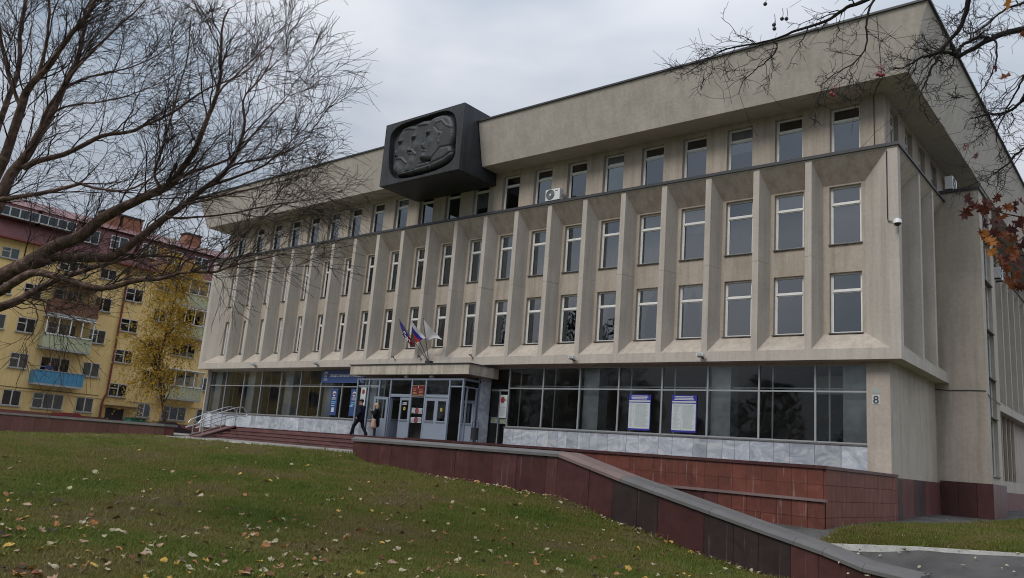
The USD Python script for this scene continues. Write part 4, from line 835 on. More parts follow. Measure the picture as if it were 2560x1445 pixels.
def balcony(c, z, mm, glazed=False, boards=False, lab=None, w=3.7):
    s = box(HX, c-w/2, z-.16, HX+1.1, c+w/2, z-.005).build('balcony', HGREY, yh, label=lab)
    n = 22; m = MB()
    for k in range(n):
        y = c-w/2+w*k/n; m.box(HX+1.04+(.02 if k % 2 else 0), y, z, HX+1.07+(.02 if k % 2 else 0), y+w/n, z+1.0)
    m.box(HX, c-w/2, z, HX+1.03, c-w/2+.04, z+1.0).box(HX, c+w/2-.04, z, HX+1.03, c+w/2, z+1.0)
    m.build('parapet', mm, s); box(HX+1.02, c-w/2-.03, z+1.0, HX+1.12, c+w/2+.03, z+1.05).build('rail', BALBROWN if mm is BALBROWN else HGREY, s)
    if glazed:
        g = MB(); col = WHITE if not boards else BALBROWN
        for k in range(5): y = c-w/2+(w-.08)*k/4; g.box(HX+1.02, y, z+1.05, HX+1.09, y+.08, z+2.5)
        g.box(HX+1.02, c-w/2, z+2.42, HX+1.09, c+w/2, z+2.5).box(HX+1.02, c-w/2, z+1.05, HX+1.09, c+w/2, z+1.13).box(HX, c-w/2, z+2.5, HX+1.2, c+w/2, z+2.58)
        g.build('glazing_frame', col, s); MB().add([(HX+1.05, c-w/2, z+1.1), (HX+1.05, c+w/2, z+1.1), (HX+1.05, c+w/2, z+2.45), (HX+1.05, c-w/2, z+2.45)], [(0, 1, 2, 3)]).build('pane', HGLASS, s)
        MB().add([(HX, c+w/2-.02, z+1.1), (HX+1.05, c+w/2-.02, z+1.1), (HX+1.05, c+w/2-.02, z+2.45), (HX, c+w/2-.02, z+2.45)], [(0, 1, 2, 3)]).build('pane', HGLASS, s)
balcony(-1.7, 2.40, BALBLUE, lab='blue sheet balcony'); balcony(-1.6, 5.25, BALGREEN, True, lab='pale green balcony with white glazing'); balcony(-1.5, 8.05, BALBROWN, True, True, lab='brown boarded balcony')
balcony(8.8, 2.4, BALGREEN, True); balcony(8.8, 8.0, BALGREEN, True); balcony(-10.3, 5.2, BALGREEN, True); balcony(8.8, 10.8, BALGREEN, True)
MB().tube([(HX+.12, 2.62, 13.2), (HX+.12, 2.62, 2.2), (HX+.12, 2.45, 1.75), (HX+.12, 2.35, 1.3), (HX+.12, 2.35, -.5)], .09, 8).build('drainpipe', PIPERED, yh)
d_ = box(HX, 2.8, -1.1, HX+.08, 4.3, 1.0).build('entrance_door', DOORB, yh); box(HX, 2.5, 1.15, HX+1.0, 5.4, 1.24).build('entrance_canopy', BALBROWN, yh)
MB().tube([(HX+.05, -24, 1.95), (HX+.06, -10, 1.87), (HX+.06, 2, 1.92)], .025, 5).build('cable', BLACK, yh)
tag(obj('yard', box(-140, -60, -3, -49.0, 80, -1.2).mesh(), ASPHALT), 'asphalt yard before the yellow house', 'yard', kind='structure')

# ---------------------------------------------------------------- cars and container in the yard
def car(loc, rz, body, lab):
    c = thing('parked_car', lab, 'car', loc, rz, group='cars behind the left wall')
    side = [(-2.1, .35), (-2.12, .75), (-1.9, .92), (-1.35, .97), (-.75, 1.42), (.55, 1.44), (1.2, .98), (1.95, .85), (2.1, .6), (2.08, .33)]
    bm = MB().prism(side, -.84, .84, 'y'); bm.v = [np.column_stack([v[:, 0], v[:, 1]*np.where(v[:, 2] < 1.2, 1, .79), v[:, 2]]) for v in bm.v]
    bm.build('body', body, c)
    g = MB()
    for s in (-1, 1):
        for xa, xb in ((-1.15, -.2), (-.1, .85)):
            g.add([(xa, s*.80, 1.0), (xb, s*.80, 1.0), (xb-.28 if xb > 0 else xb, s*.685, 1.36), (xa+.33 if xa < -1 else xa, s*.685, 1.36)], [(0, 1, 2, 3)])
    g.add([(.68, -.62, 1.38), (.68, .62, 1.38), (1.17, .74, 1.01), (1.17, -.74, 1.01)], [(0, 1, 2, 3)]).add([(-.86, -.62, 1.38), (-.86, .62, 1.38), (-1.32, .74, 1.0), (-1.32, -.74, 1.0)], [(0, 1, 2, 3)])
    g.build('window', PANE, c)
    for x in (-1.3, 1.3):
        for s in (-1, 1):
            w = MB().tm(trimesh.creation.cylinder(.32, .2, sections=20).apply_transform(trimesh.transformations.rotation_matrix(math.pi/2, (1, 0, 0))).apply_translation((x, s*.78, .32))).build('wheel', BLACK, c)
            MB().tm(trimesh.creation.cylinder(.19, .02, sections=16).apply_transform(trimesh.transformations.rotation_matrix(math.pi/2, (1, 0, 0))).apply_translation((x, s*.89, .32))).build('rim', ALU, w)
    for s in (-1, 1): box(2.03, s*.62-.16, .6, 2.12, s*.62+.16, .74).build('headlight', PLASTW, c)
car((-54, -2.6, -1.2), math.pi/2, mat('car_maroon', (.13, .02, .022), .25, .03), 'maroon car parked behind the left granite wall, nearer the blue balcony')
car((-55, 5.6, -1.2), math.pi/2, mat('car_dark', (.035, .02, .022), .25, .03), 'dark car parked behind the wall beside the birch trunk')
p = at((338, 1046), x=-54); ct = thing('container', 'small green container behind the left granite wall', 'container', (-54, p[1], -1.2))
rbox(-.6, -.6, 0, .6, .6, 1.42, .04, 6).build('body', mat('green_paint', (.02, .11, .07), .5, .1), ct); box(-.64, -.64, 1.425, .64, .64, 1.5).build('lid', mat('green_lid', (.015, .085, .055), .5, .1), ct)

# ---------------------------------------------------------------- batch branches
def tubes(P, Rr, n=3):
    """many polylines at once: P (N,k,3), Rr (N,k) -> one mesh"""
    N, k, _ = P.shape
    T = np.gradient(P, axis=1); T /= np.linalg.norm(T, axis=2, keepdims=True)+1e-9
    ref = np.where(np.abs(T[..., 2:3]) < .9, np.array([0, 0, 1.0]), np.array([1.0, 0, 0]))
    A = np.cross(T, ref); A /= np.linalg.norm(A, axis=2, keepdims=True)+1e-9; B = np.cross(T, A)
    th = np.arange(n)/n*2*np.pi
    V = P[:, :, None]+Rr[:, :, None, None]*(np.cos(th)[:, None]*A[:, :, None]+np.sin(th)[:, None]*B[:, :, None])
    i = (np.arange(k-1)[:, None]*n+np.arange(n)); j = (np.arange(k-1)[:, None]*n+(np.arange(n)+1) % n)
    F = np.stack([i, i+n, j+n, j], -1).reshape(-1, 4); F = np.vstack([F[:, [0, 1, 2]], F[:, [0, 2, 3]]])
    F = (F[None]+(np.arange(N)*k*n)[:, None, None]).reshape(-1, 3)
    return V.reshape(-1, 3), F
def children(P, Rr, per, length, k, rng, spread=(.5, 1.0), up=.15, droop=0.0, tmin=.15, r0=.5, rmax=.02, wob=.12, flat=None, jit=.03):
    """laterals of the polylines P: per = number for each; length(t, n) gives metres"""
    N, kk, _ = P.shape
    idx = np.repeat(np.arange(N), per); n = len(idx)
    t = tmin+(1-tmin)*rng.random(n)**.8; f = t*(kk-1); a = np.minimum(f.astype(int), kk-2); w = (f-a)[:, None]
    pos = P[idx, a]*(1-w)+P[idx, a+1]*w; tan = P[idx, a+1]-P[idx, a]; tan /= np.linalg.norm(tan, axis=1, keepdims=True)+1e-9
    rr = Rr[idx, a]*(1-w[:, 0])+Rr[idx, a+1]*w[:, 0]
    q = rng.normal(size=(n, 3))
    if flat is not None: q -= flat*(q @ flat)[:, None]*.6
    q -= tan*(q*tan).sum(1, keepdims=True); q /= np.linalg.norm(q, axis=1, keepdims=True)+1e-9
    ang = (spread[0]+(spread[1]-spread[0])*rng.random(n))[:, None]
    d = tan*np.cos(ang)+q*np.sin(ang); d[:, 2] += up; d /= np.linalg.norm(d, axis=1, keepdims=True)
    ln = length(t, n, rng, idx); s = np.linspace(0, 1, k)
    side = rng.normal(size=(n, 3))*wob
    C = pos[:, None]+d[:, None]*(ln[:, None]*s[None])[..., None]+side[:, None]*(ln[:, None]*(s**2)[None])[..., None]
    C += rng.normal(size=C.shape)*(ln*jit)[:, None, None]*(s > 0)[None, :, None]
    C[..., 2] -= droop*ln[:, None]*(s**2)[None]
    r = np.minimum(rr*r0, rmax)[:, None]*(1-.75*s[None])
    return C, r, ln
def resample(pts, k):
    pts = np.asarray(pts, float); n = len(pts); cs = CubicSpline(np.arange(n), pts) if n > 2 else None
    t = np.linspace(0, n-1, k); return cs(t) if cs else pts[0]+(pts[1]-pts[0])*(t/(n-1))[:, None]
BARK = usdkit.material(stage, L+'birch_bark', {
    'geo': ('geometry', {}), 'n': ('noise_texture', {'scale': 9.0, 'detail': 5.0, 'roughness': .6}), 'r': ('rgb_ramp', {'ramp': [(.3, (.035, .024, .02)), (.5, (.095, .06, .048)), (.62, (.16, .10, .08)), (.75, (.26, .20, .17))]}),
    'nb': ('noise_texture', {'scale': 28.0, 'detail': 3.0}), 'b': ('bump', {'strength': .8, 'distance': .02}), 'p': ('principled_bsdf', {'roughness': .85, 'specular_ior_level': .2})},
    [('geo.position', 'n.vector'), ('n.fac', 'r.fac'), ('r.color', 'p.base_color'), ('geo.position', 'nb.vector'), ('nb.fac', 'b.height'), ('b.normal', 'p.normal')], surface='p.BSDF')
TWIG = mat('twig', (.040, .027, .023), .8, .25, 3.0, spec=.2); TWIG2 = mat('dark_twig', (.022, .018, .017), .8, .25, 3.0, spec=.2)
def branchy(name, label, cat, limbs, trunk, rng, dens=1.0, cfg=None, barkm=None, twigm=None):
    tr = thing(name, label, cat)
    tp, trd = trunk; MB().tube(resample(tp, 24), np.interp(np.linspace(0, 1, 24), np.linspace(0, 1, len(trd)), trd), 12).build('trunk', barkm, tr, smooth=True)
    for pxs, d0, d1, ra, rb in limbs:
        pp = np.array([at(p, d=d0+(d1-d0)*i/(len(pxs)-1)) for i, p in enumerate(pxs)])
        k = 40; C = resample(pp, k); C += np.cumsum(rng.normal(size=C.shape), 0)*.004
        rad = ra+(rb-ra)*np.linspace(0, 1, k)**.8
        rad = rad*(1+.10*rng.random(k))
        lb = MB().tube(C, rad, 9).build('limb', barkm, tr, smooth=True)
        Ltot = np.linalg.norm(np.diff(C, axis=0), axis=1).sum()
        P0, R_0 = C[None], rad[None]
        c = cfg
        A, Ar, Al = children(P0, R_0, max(3, int(Ltot*c['n1']*dens)), lambda t, n, g, ix: c['l1'][0]+(c['l1'][1]-c['l1'][0])*g.random(n)*(1.15-.6*t), 9, rng, c['s1'], c['up1'], c['d1'], .08, .55, c['r1'], c.get('w', 1)*.12, jit=c.get('j', .03))
        B, Br, Bl = children(A, Ar, c['n2'], lambda t, n, g, ix: (c['l2'][0]+(c['l2'][1]-c['l2'][0])*g.random(n))*(1.15-.7*t)*np.clip(Al[ix]/1.0, .4, 1.2), 6, rng, c['s2'], c['up2'], c['d2'], .12, .65, c['r2'], c.get('w', 1)*.18, jit=c.get('j', .03))
        D, Dr, Dl = children(B, Br, c['n3'], lambda t, n, g, ix: (c['l3'][0]+(c['l3'][1]-c['l3'][0])*g.random(n))*(1.1-.5*t), 4, rng, c['s3'], c['up3'], c['d3'], .15, .8, c['r3'], c.get('w', 1)*.22, jit=c.get('j', .03))
        E_, Er, El = children(P0, R_0, int(Ltot*c['n4']), lambda t, n, g, ix: .12+.5*g.random(n), 5, rng, (.6, 1.4), .05, .1, .05, .3, c['r3']*1.2, .3)
        m = MB()
        m.add(*tubes(A, np.maximum(Ar, c['rmin']*1.3), 5)); m.add(*tubes(B, np.maximum(Br, c['rmin']*1.1), 3)); m.add(*tubes(D, np.maximum(Dr, c['rmin']), 3)); m.add(*tubes(E_, np.maximum(Er, c['rmin']), 3))
        m.build('twigs', twigm, lb, kind='stuff')
    return tr
rt_ = np.random.default_rng(21)
PXR = lambda w, d: w*d/FPX     # half width in pixels at depth d -> metres
L_ = [
 ([(-140, 760), (0, 688), (83, 650), (133, 616), (194, 594), (235, 561), (277, 533), (332, 505), (388, 478), (432, 455), (450, 425), (482, 381), (511, 306), (536, 245), (551, 173), (551, 90), (572, 18)], 12.6, 11.6, .125, .010),
 ([(-120, 762), (0, 690), (111, 649), (152, 641), (249, 644), (291, 633), (332, 605), (388, 561), (415, 541), (454, 514), (499, 478), (522, 460), (565, 421), (597, 360), (608, 299), (605, 245), (644, 201), (684, 108)], 13.0, 13.6, .105, .008),
 ([(-120, 790), (0, 730), (33, 707), (69, 685), (102, 680), (155, 694), (194, 707), (257, 723), (318, 707), (360, 702), (415, 696), (457, 684), (526, 682), (559, 671), (640, 650), (710, 634)], 12.2, 11.2, .075, .007),
 ([(-110, 800), (0, 771), (42, 755), (83, 732), (133, 705), (180, 688), (235, 669), (277, 660), (318, 649), (400, 640), (480, 655), (560, 700)], 13.2, 14.2, .085, .007),
 ([(-90, 640), (0, 500), (22, 443), (61, 396), (94, 342), (122, 295), (158, 223), (187, 169), (201, 137), (216, 72), (235, -30)], 13.4, 14.0, .105, .022),
 ([(-70, 560), (0, 414), (22, 360), (54, 266), (65, 230), (90, 198), (126, 162), (162, 108), (201, 61), (223, 29), (260, -40)], 12.4, 12.0, .085, .018),
 ([(-60, 460), (0, 310), (22, 252), (50, 165), (54, 90), (68, 0), (72, -60)], 13.6, 14.0, .06, .02),
 ([(60, 420), (108, 396), (162, 381), (223, 353), (266, 335), (324, 327), (360, 313), (414, 288), (468, 255), (520, 218), (590, 190), (650, 130)], 13.4, 12.6, .050, .006),
 ([(-40, 520), (0, 500), (108, 482), (187, 462), (205, 464), (252, 479), (313, 479), (370, 455), (430, 400)], 12.0, 11.6, .040, .006),
 ([(60, 752), (69, 749), (91, 766), (97, 796), (89, 829), (70, 850)], 12.6, 12.4, .018, .005),
 ([(75, 742), (125, 763), (172, 790), (221, 810)], 12.8, 13.0, .018, .005),
 ([(499, 478), (560, 452), (650, 420), (700, 385), (740, 340), (775, 280)], 13.3, 13.0, .028, .004),
 ([(432, 455), (520, 415), (590, 380), (660, 300), (705, 250), (735, 190)], 11.8, 12.4, .026, .004),
 ([(536, 245), (600, 180), (660, 130), (720, 60)], 11.6, 11.4, .016, .004),
 ([(565, 421), (640, 400), (720, 380), (770, 345), (800, 300)], 13.4, 13.8, .022, .004),
 ([(454, 514), (560, 490), (650, 470), (725, 452), (775, 445)], 13.0, 12.6, .022, .004),
 ([(415, 541), (500, 545), (600, 530), (700, 510), (760, 504), (800, 500)], 13.2, 13.8, .020, .004),
 ([(457, 684), (540, 640), (620, 570), (680, 524), (730, 495)], 11.5, 12.2, .018, .004),
 ([(94, 342), (130, 250), (180, 180), (250, 100), (330, 30), (380, -30)], 13.5, 13.2, .034, .008),
 ([(65, 230), (110, 120), (118, 0), (120, -60)], 12.2, 12.0, .03, .012),
 ([(158, 223), (230, 190), (310, 170), (400, 130), (480, 60)], 13.9, 14.3, .022, .005),
 ([(54, 266), (20, 180), (0, 90), (-10, 0)], 12.3, 12.1, .03, .012),
 ([(122, 295), (180, 260), (260, 250), (350, 225), (440, 180)], 13.6, 13.0, .02, .005),
 ([(405, 470), (390, 420), (410, 360), (430, 290), (460, 180), (470, 90), (480, 20)], 11.9, 11.5, .024, .004),
]
gz = float(lawn_z(np.array([at((-330, 1010), d=13.0)[:2]]))[0]); tb = at((-330, 1010), d=13.0)
trunkp = [(tb[0], tb[1], gz-.3), (tb[0]+.02, tb[1], gz+.5), tuple(at((-240, 860), d=13.0)), tuple(at((-140, 770), d=12.9)), tuple(at((-90, 640), d=13.2)), tuple(at((-60, 500), d=13.3)), tuple(at((-60, 300), d=13.4)), tuple(at((-70, 60), d=13.4)), tuple(at((-70, -160), d=13.4))]
CF = dict(j=.011, n1=4.4, n2=7, n3=3, n4=4, l1=(.5, 1.6), l2=(.3, 1.0), l3=(.2, .62), s1=(.4, .9), s2=(.35, .8), s3=(.25, .7), up1=.26, up2=.12, up3=.0, d1=-.03, d2=.06, d3=.16, r1=.013, r2=.006, r3=.0036, rmin=.0031)
branchy('bare_tree', 'large leafless birch with brown limbs spreading from the left edge', 'tree', L_, (trunkp, [.24, .2, .17, .15, .11, .09, .07, .05, .03]), rt_, 1.0, CF, BARK, TWIG)

# tree over the right corner: crooked dark twigs, a few leaves and berries, a spray of red leaves
R_ = [
 ([(2760, 40), (2640, 60), (2560, 75), (2497, 91), (2463, 107), (2401, 142), (2383, 143), (2351, 137), (2320, 150)], 7.2, 6.9, .034, .010),
 ([(2470, -120), (2425, -40), (2419, 0), (2403, 46), (2383, 80), (2348, 112), (2319, 127), (2291, 139), (2264, 155), (2223, 158)], 6.6, 6.9, .026, .004),
 ([(2387, 137), (2419, 103), (2479, 87)], 6.9, 7.0, .014, .010),
 ([(2346, 142), (2328, 162), (2312, 194), (2300, 221), (2290, 245)], 6.9, 6.7, .012, .004),
 ([(2720, 180), (2620, 215), (2560, 235), (2549, 251), (2520, 272), (2474, 285), (2420, 300)], 7.0, 7.3, .024, .005),
 ([(2280, -70), (2167, 0), (2115, 24), (2067, 59), (1994, 80), (1935, 102), (1860, 118), (1811, 131), (1760, 165), (1721, 190)], 6.4, 7.0, .018, .003),
 ([(1935, 102), (1939, 128), (1908, 159), (1866, 187), (1830, 242)], 6.8, 6.7, .008, .003),
 ([(2210, -60), (2188, 0), (2167, 59), (2167, 100), (2153, 145), (2108, 183), (2060, 218)], 6.7, 6.6, .012, .003),
 ([(2700, -30), (2560, 5), (2500, 35), (2440, 80), (2400, 60)], 7.4, 7.0, .014, .004),
 ([(2720, 330), (2600, 345), (2540, 380), (2500, 420), (2470, 440)], 7.5, 7.3, .016, .004),
 ([(2600, 120), (2560, 200), (2520, 290), (2500, 360)], 7.2, 7.4, .012, .004),
 ([(2479, 87), (2490, 150), (2470, 210), (2430, 260)], 7.0, 6.9, .009, .003),
]
CR = dict(w=1.5, n1=10, n2=5, n3=3, n4=8, l1=(.15, .55), l2=(.08, .28), l3=(.04, .14), s1=(.5, 1.15), s2=(.5, 1.1), s3=(.5, 1.1), up1=-.12, up2=-.05, up3=0, d1=.0, d2=.0, d3=.0, r1=.006, r2=.0035, r3=.0022, rmin=.0017)
rq = np.random.default_rng(33)
cb = at((3050, 700), d=7.3); gz2 = float(lawn_z(np.array([cb[:2]]))[0])
tk = [(cb[0], cb[1], gz2-.3), (cb[0], cb[1], gz2+1.2), tuple(at((3010, 500), d=7.3)), tuple(at((2900, 230), d=7.3)), tuple(at((2760, 40), d=7.2)), tuple(at((2640, -160), d=7.0)), tuple(at((2470, -320), d=6.7))]
ct_ = branchy('overhanging_tree', 'nearly bare tree with crooked dark twigs hanging over the roof corner', 'tree', R_, (tk, [.14, .12, .10, .07, .045, .03, .012]), rq, 1.0, CR, TWIG2, TWIG2)
MAPLE = [(0, -.5), (.06, -.12), (.32, -.28), (.28, -.08), (.52, .06), (.34, .12), (.38, .34), (.16, .26), (0, .58), (-.16, .26), (-.38, .34), (-.34, .12), (-.52, .06), (-.28, -.08), (-.32, -.28), (-.06, -.12)]
def leaf_mesh(c, s, rng, nrm=None, pts=MAPLE, curl=.25):
    p = np.array(pts)*s; z = curl*s*((p[:, 0]/s)**2-(p[:, 1]/s)**2*.6)+.06*s*rng.normal(size=len(p))
    V = np.column_stack([p, z]); n = len(V); V = np.vstack([V, [0, 0, -.04*s]]); F = [(k, (k+1) % n, n) for k in range(n)]
    if nrm is None: nrm = rng.normal(size=3)
    nrm = np.asarray(nrm, float); nrm /= np.linalg.norm(nrm); a = rng.normal(size=3); a -= nrm*(a @ nrm); a /= np.linalg.norm(a); b = np.cross(nrm, a)
    return np.asarray(c)+V[:, :1]*a+V[:, 1:2]*b+V[:, 2:]*nrm, F
LEAFCOL = {'red': leafy('leaf_red', [(.075, .022, .017), (.12, .03, .02)], .3), 'rust': leafy('leaf_rust', [(.16, .048, .02), (.20, .065, .02)], .3), 'orange': leafy('leaf_orange', [(.36, .14, .03), (.40, .20, .04)], .3), 'plum': leafy('leaf_plum', [(.055, .02, .022), (.085, .03, .03)], .3)}
for (px, col) in (((2522, 8), 'orange'), ((2512, 192), 'rust'), ((2440, 388), 'plum'), ((2416, 366), 'rust'), ((2255, 275), 'plum'), ((2490, 170), 'plum'), ((2346, 300), 'plum'), ((2558, 86), 'rust')):
    v, f = leaf_mesh(at(px, d=6.8), .13 if px[1] < 30 or px[1] == 192 else .085, rq); obj('leaf', (v, f), LEAFCOL[col], ct_)
for px, mm in (((1913, 10), BLACK), ((1955, 47), BLACK), ((1966, 47), BLACK), ((1935, 62), BLACK), ((1936, 72), BLACK), ((2194, 186), REDP), ((2201, 188), REDP), ((2208, 187), REDP), ((2078, 234), REDP), ((2084, 238), REDP)):
    c = at(px, d=6.6); m = MB().tm(trimesh.creation.icosphere(2, .016).apply_translation(c)); m.tube([c, c+np.array([.01, 0, .04]), c+np.array([.0, .01, .1])], .0025, 4).build('berry', mm, ct_)
mp = thing('maple', 'maple spray of red and orange leaves hanging in from the right edge', 'tree')
mb_ = at((2980, 760), d=5.6); gz3 = float(lawn_z(np.array([mb_[:2]]))[0])
MB().tube(resample([(mb_[0], mb_[1], gz3-.3), (mb_[0], mb_[1], gz3+1.0), tuple(at((2950, 560), d=5.6)), tuple(at((2930, 380), d=5.6))], 14), np.linspace(.07, .03, 14), 8).build('trunk', TWIG2, mp, smooth=True)
for pxs in ([(2948, 540), (2760, 530), (2640, 545), (2540, 540), (2470, 522), (2424, 512)], [(2760, 530), (2660, 600), (2580, 640), (2520, 620), (2480, 580)], [(2700, 560), (2640, 690), (2570, 720)]):
    MB().tube(resample([at(p, d=5.6) for p in pxs], 20), np.linspace(.009, .002, 20), 5).build('limb', TWIG2, mp)
spots = [(2418, 500, 'plum'), (2412, 532, 'red'), (2438, 512, 'red'), (2436, 545, 'red'), (2462, 520, 'red'), (2456, 530, 'plum'), (2470, 508, 'red'), (2492, 494, 'red'), (2512, 498, 'plum'), (2496, 530, 'red'), (2506, 545, 'rust'), (2480, 555, 'plum'), (2462, 560, 'plum'), (2468, 572, 'plum'), (2452, 582, 'rust'), (2468, 590, 'orange'), (2484, 585, 'red'), (2476, 605, 'orange'), (2490, 600, 'rust'), (2498, 612, 'rust'), (2520, 520, 'rust'), (2540, 515, 'plum'), (2556, 505, 'red'), (2540, 545, 'rust'), (2546, 560, 'plum'), (2530, 572, 'plum'), (2556, 548, 'red'), (2558, 575, 'rust'), (2500, 582, 'orange'), (2512, 590, 'rust'), (2532, 595, 'rust'), (2550, 600, 'red'), (2482, 632, 'orange'), (2508, 635, 'orange'), (2528, 622, 'rust'), (2504, 650, 'rust'), (2514, 670, 'rust'), (2540, 640, 'rust'), (2556, 635, 'rust'), (2550, 665, 'red'), (2540, 690, 'rust'), (2536, 715, 'rust'), (2552, 720, 'red'), (2558, 690, 'plum'), (2524, 700, 'rust'), (2575, 600, 'red'), (2580, 650, 'rust'), (2590, 560, 'red'), (2570, 525, 'red'), (2525, 650, 'red'), (2560, 615, 'plum'), (2500, 560, 'red')]
for x, y, col in [q for k, q in enumerate(spots) if k % 5 != 3]:
    c = at((x, y), d=5.35+.5*rq.random()); v, f = leaf_mesh(c, .085+.03*rq.random(), rq, AX[2]*-1+rq.normal(size=3)*.55); obj('leaf', (v, f), LEAFCOL[col], mp)

# golden weeping birch before the yellow house
gb = thing('golden_birch', 'weeping birch with golden autumn leaves before the yellow house', 'tree')
rg = np.random.default_rng(5)
b0 = at((398, 1046), x=-52.0); base = np.array([-52.0, b0[1], -1.3])
cx_, cy_ = -52.0, at((415, 850), x=-52)[1]
ztop = at((420, 632), x=-52)[2]
tp = resample([tuple(base), (-52, base[1]+.25, 1.2), (-52, cy_-.15, 4.0), (-52.1, cy_, 7.5), (-52, cy_+.1, ztop-.3)], 20)
MB().tube(tp, np.linspace(.2, .03, 20), 9).build('trunk', BARK, gb, smooth=True)
A, Ar, Al = children(tp[None], np.linspace(.2, .03, 20)[None], 60, lambda t, n, g, ix: (2.6+3.2*g.random(n))*(1.1-.6*np.clip((t-.35)/.65, 0, 1)), 9, rg, (.5, 1.0), .35, .35, .26, .4, .05)
m = MB().add(*tubes(A, np.maximum(Ar, .008), 5))
B, Br, Bl = children(A, Ar, 14, lambda t, n, g, ix: .7+1.9*g.random(n), 9, rg, (.6, 1.3), -.5, .75, .25, .5, .008)
m.add(*tubes(B, np.maximum(Br, .004), 3)); m.build('limb', TWIG, gb)
NLB = 10500; pick = rg.integers(0, len(B), NLB); tt = rg.random(NLB); ff = tt*8; ia = np.minimum(ff.astype(int), 7); w = (ff-ia)[:, None]
C = B[pick, ia]*(1-w)+B[pick, ia+1]*w+rg.normal(size=(NLB, 3))*.09
keep = (C[:, 2] > -.3); C = C[keep]
a = rg.normal(size=C.shape); a /= np.linalg.norm(a, axis=1, keepdims=True); b = np.cross(a, rg.normal(size=C.shape)); b /= np.linalg.norm(b, axis=1, keepdims=True)
s = (.055+.05*rg.random(len(C)))[:, None]
V = np.stack([C-a*s, C+b*s*.7, C+a*s, C-b*s*.7], 1).reshape(-1, 3); i = np.arange(len(C))[:, None]*4
obj('crown', (V, np.vstack([i+np.array([0, 1, 2]), i+np.array([0, 2, 3])])), leafy('birch_gold', [(.42, .27, .03), (.54, .35, .04), (.58, .40, .06), (.46, .33, .09), (.30, .22, .05)], .4), gb, kind='stuff')

# dark belt of trees across the street behind the viewer, seen mirrored in the glazing
rb_ = np.random.default_rng(9); m = MB(); Vs = []
for k in range(90):
    x = -130+2.6*k+rb_.normal()*1.5; y = -82+rb_.normal()*5; h = 7+8*rb_.random()**1.5; con = rb_.random() < .45
    n = 800; u = rb_.random(n)**1.15; zz_ = u*h; rad = (1-u)*h*.24+.2 if con else np.sqrt(np.clip(u*(1.02-u), 0, 1))*h*.5
    th = rb_.random(n)*2*np.pi; rr = rad*np.sqrt(rb_.random(n))
    C = np.column_stack([x+rr*np.cos(th), y+rr*np.sin(th), zz_-1.8])
    a = rb_.normal(size=C.shape); a /= np.linalg.norm(a, axis=1, keepdims=True); b = np.cross(a, rb_.normal(size=C.shape)); b /= np.linalg.norm(b, axis=1, keepdims=True)
    s = (.16+.22*rb_.random(n))[:, None] if con else (.14+.26*rb_.random(n))[:, None]
    V = np.stack([C-a*s, C+b*s, C+a*s, C-b*s], 1).reshape(-1, 3); i = np.arange(n)[:, None]*4; m.add(V, np.vstack([i+np.array([0, 1, 2]), i+np.array([0, 2, 3])]))
    m.tube([(x, y, -3), (x, y, h*.8)], [.2, .06], 5)
for k in range(26):
    x = -128+3.6*k+rb_.normal()*1.2; y = -54+rb_.normal()*5; h = 14+7*rb_.random(); n = 2200; u = rb_.random(n)
    rad = np.sqrt(np.clip(u*(1.02-u), 0, 1))*h*.42; th = rb_.random(n)*2*np.pi; rr = rad*np.sqrt(rb_.random(n))
    C = np.column_stack([x+rr*np.cos(th), y+rr*np.sin(th), 1.5+u*(h-2)])
    a = rb_.normal(size=C.shape); a /= np.linalg.norm(a, axis=1, keepdims=True); b = np.cross(a, rb_.normal(size=C.shape)); b /= np.linalg.norm(b, axis=1, keepdims=True)
    s = (.05+.15*rb_.random(n))[:, None]
    V = np.stack([C-a*s*2, C+b*s*.5, C+a*s*2, C-b*s*.5], 1).reshape(-1, 3); i = np.arange(n)[:, None]*4; m.add(V, np.vstack([i+np.array([0, 1, 2]), i+np.array([0, 2, 3])]))
    m.tube([(x, y, -3), (x, y, h*.85)], [.25, .06], 5)
tag(m.build('tree_belt', leafy('far_trees', [(.018, .026, .014), (.03, .034, .018), (.028, .024, .018)], .1)), 'dark belt of conifers and bare trees mirrored in the glazing', 'trees', kind='stuff')

# ---------------------------------------------------------------- people
SKIN = plain('skin', (.42, .23, .17), .5); HAIRB = plain('blonde_hair', (.42, .30, .17), .6); NAVYC = mat('navy_cloth', (.014, .015, .028), .9, .2, 8.0, spec=.15); TROUS = mat('dark_trousers', (.012, .014, .020), .9, .2, 8.0, spec=.15)
BLACKC = mat('black_cloth', (.010, .010, .012), .9, .2, 8.0, spec=.15); BEIGE = mat('beige_cloth', (.42, .27, .20), .9, .1, 6.0); SHOE = plain('shoe', (.01, .01, .01), .5); TIGHTS = plain('dark_tights', (.022, .02, .026), .7); BLUEC = plain('blue_cloth', (.03, .06, .16), .8)
def blob(bones, res=.035, it=4):
    parts = []
    for a, b, ra, rb in bones:
        parts.append(Manifold.batch_hull([Manifold.sphere(ra, 14).translate(tuple(map(float, a))), Manifold.sphere(rb, 14).translate(tuple(map(float, b)))]))
    mm = Manifold.batch_boolean(parts, m3.OpType.Add).refine_to_length(res).to_mesh()
    t = trimesh.Trimesh(mm.vert_properties[:, :3], mm.tri_verts, process=True); trimesh.smoothing.filter_taubin(t, iterations=it); return MB().tm(t)
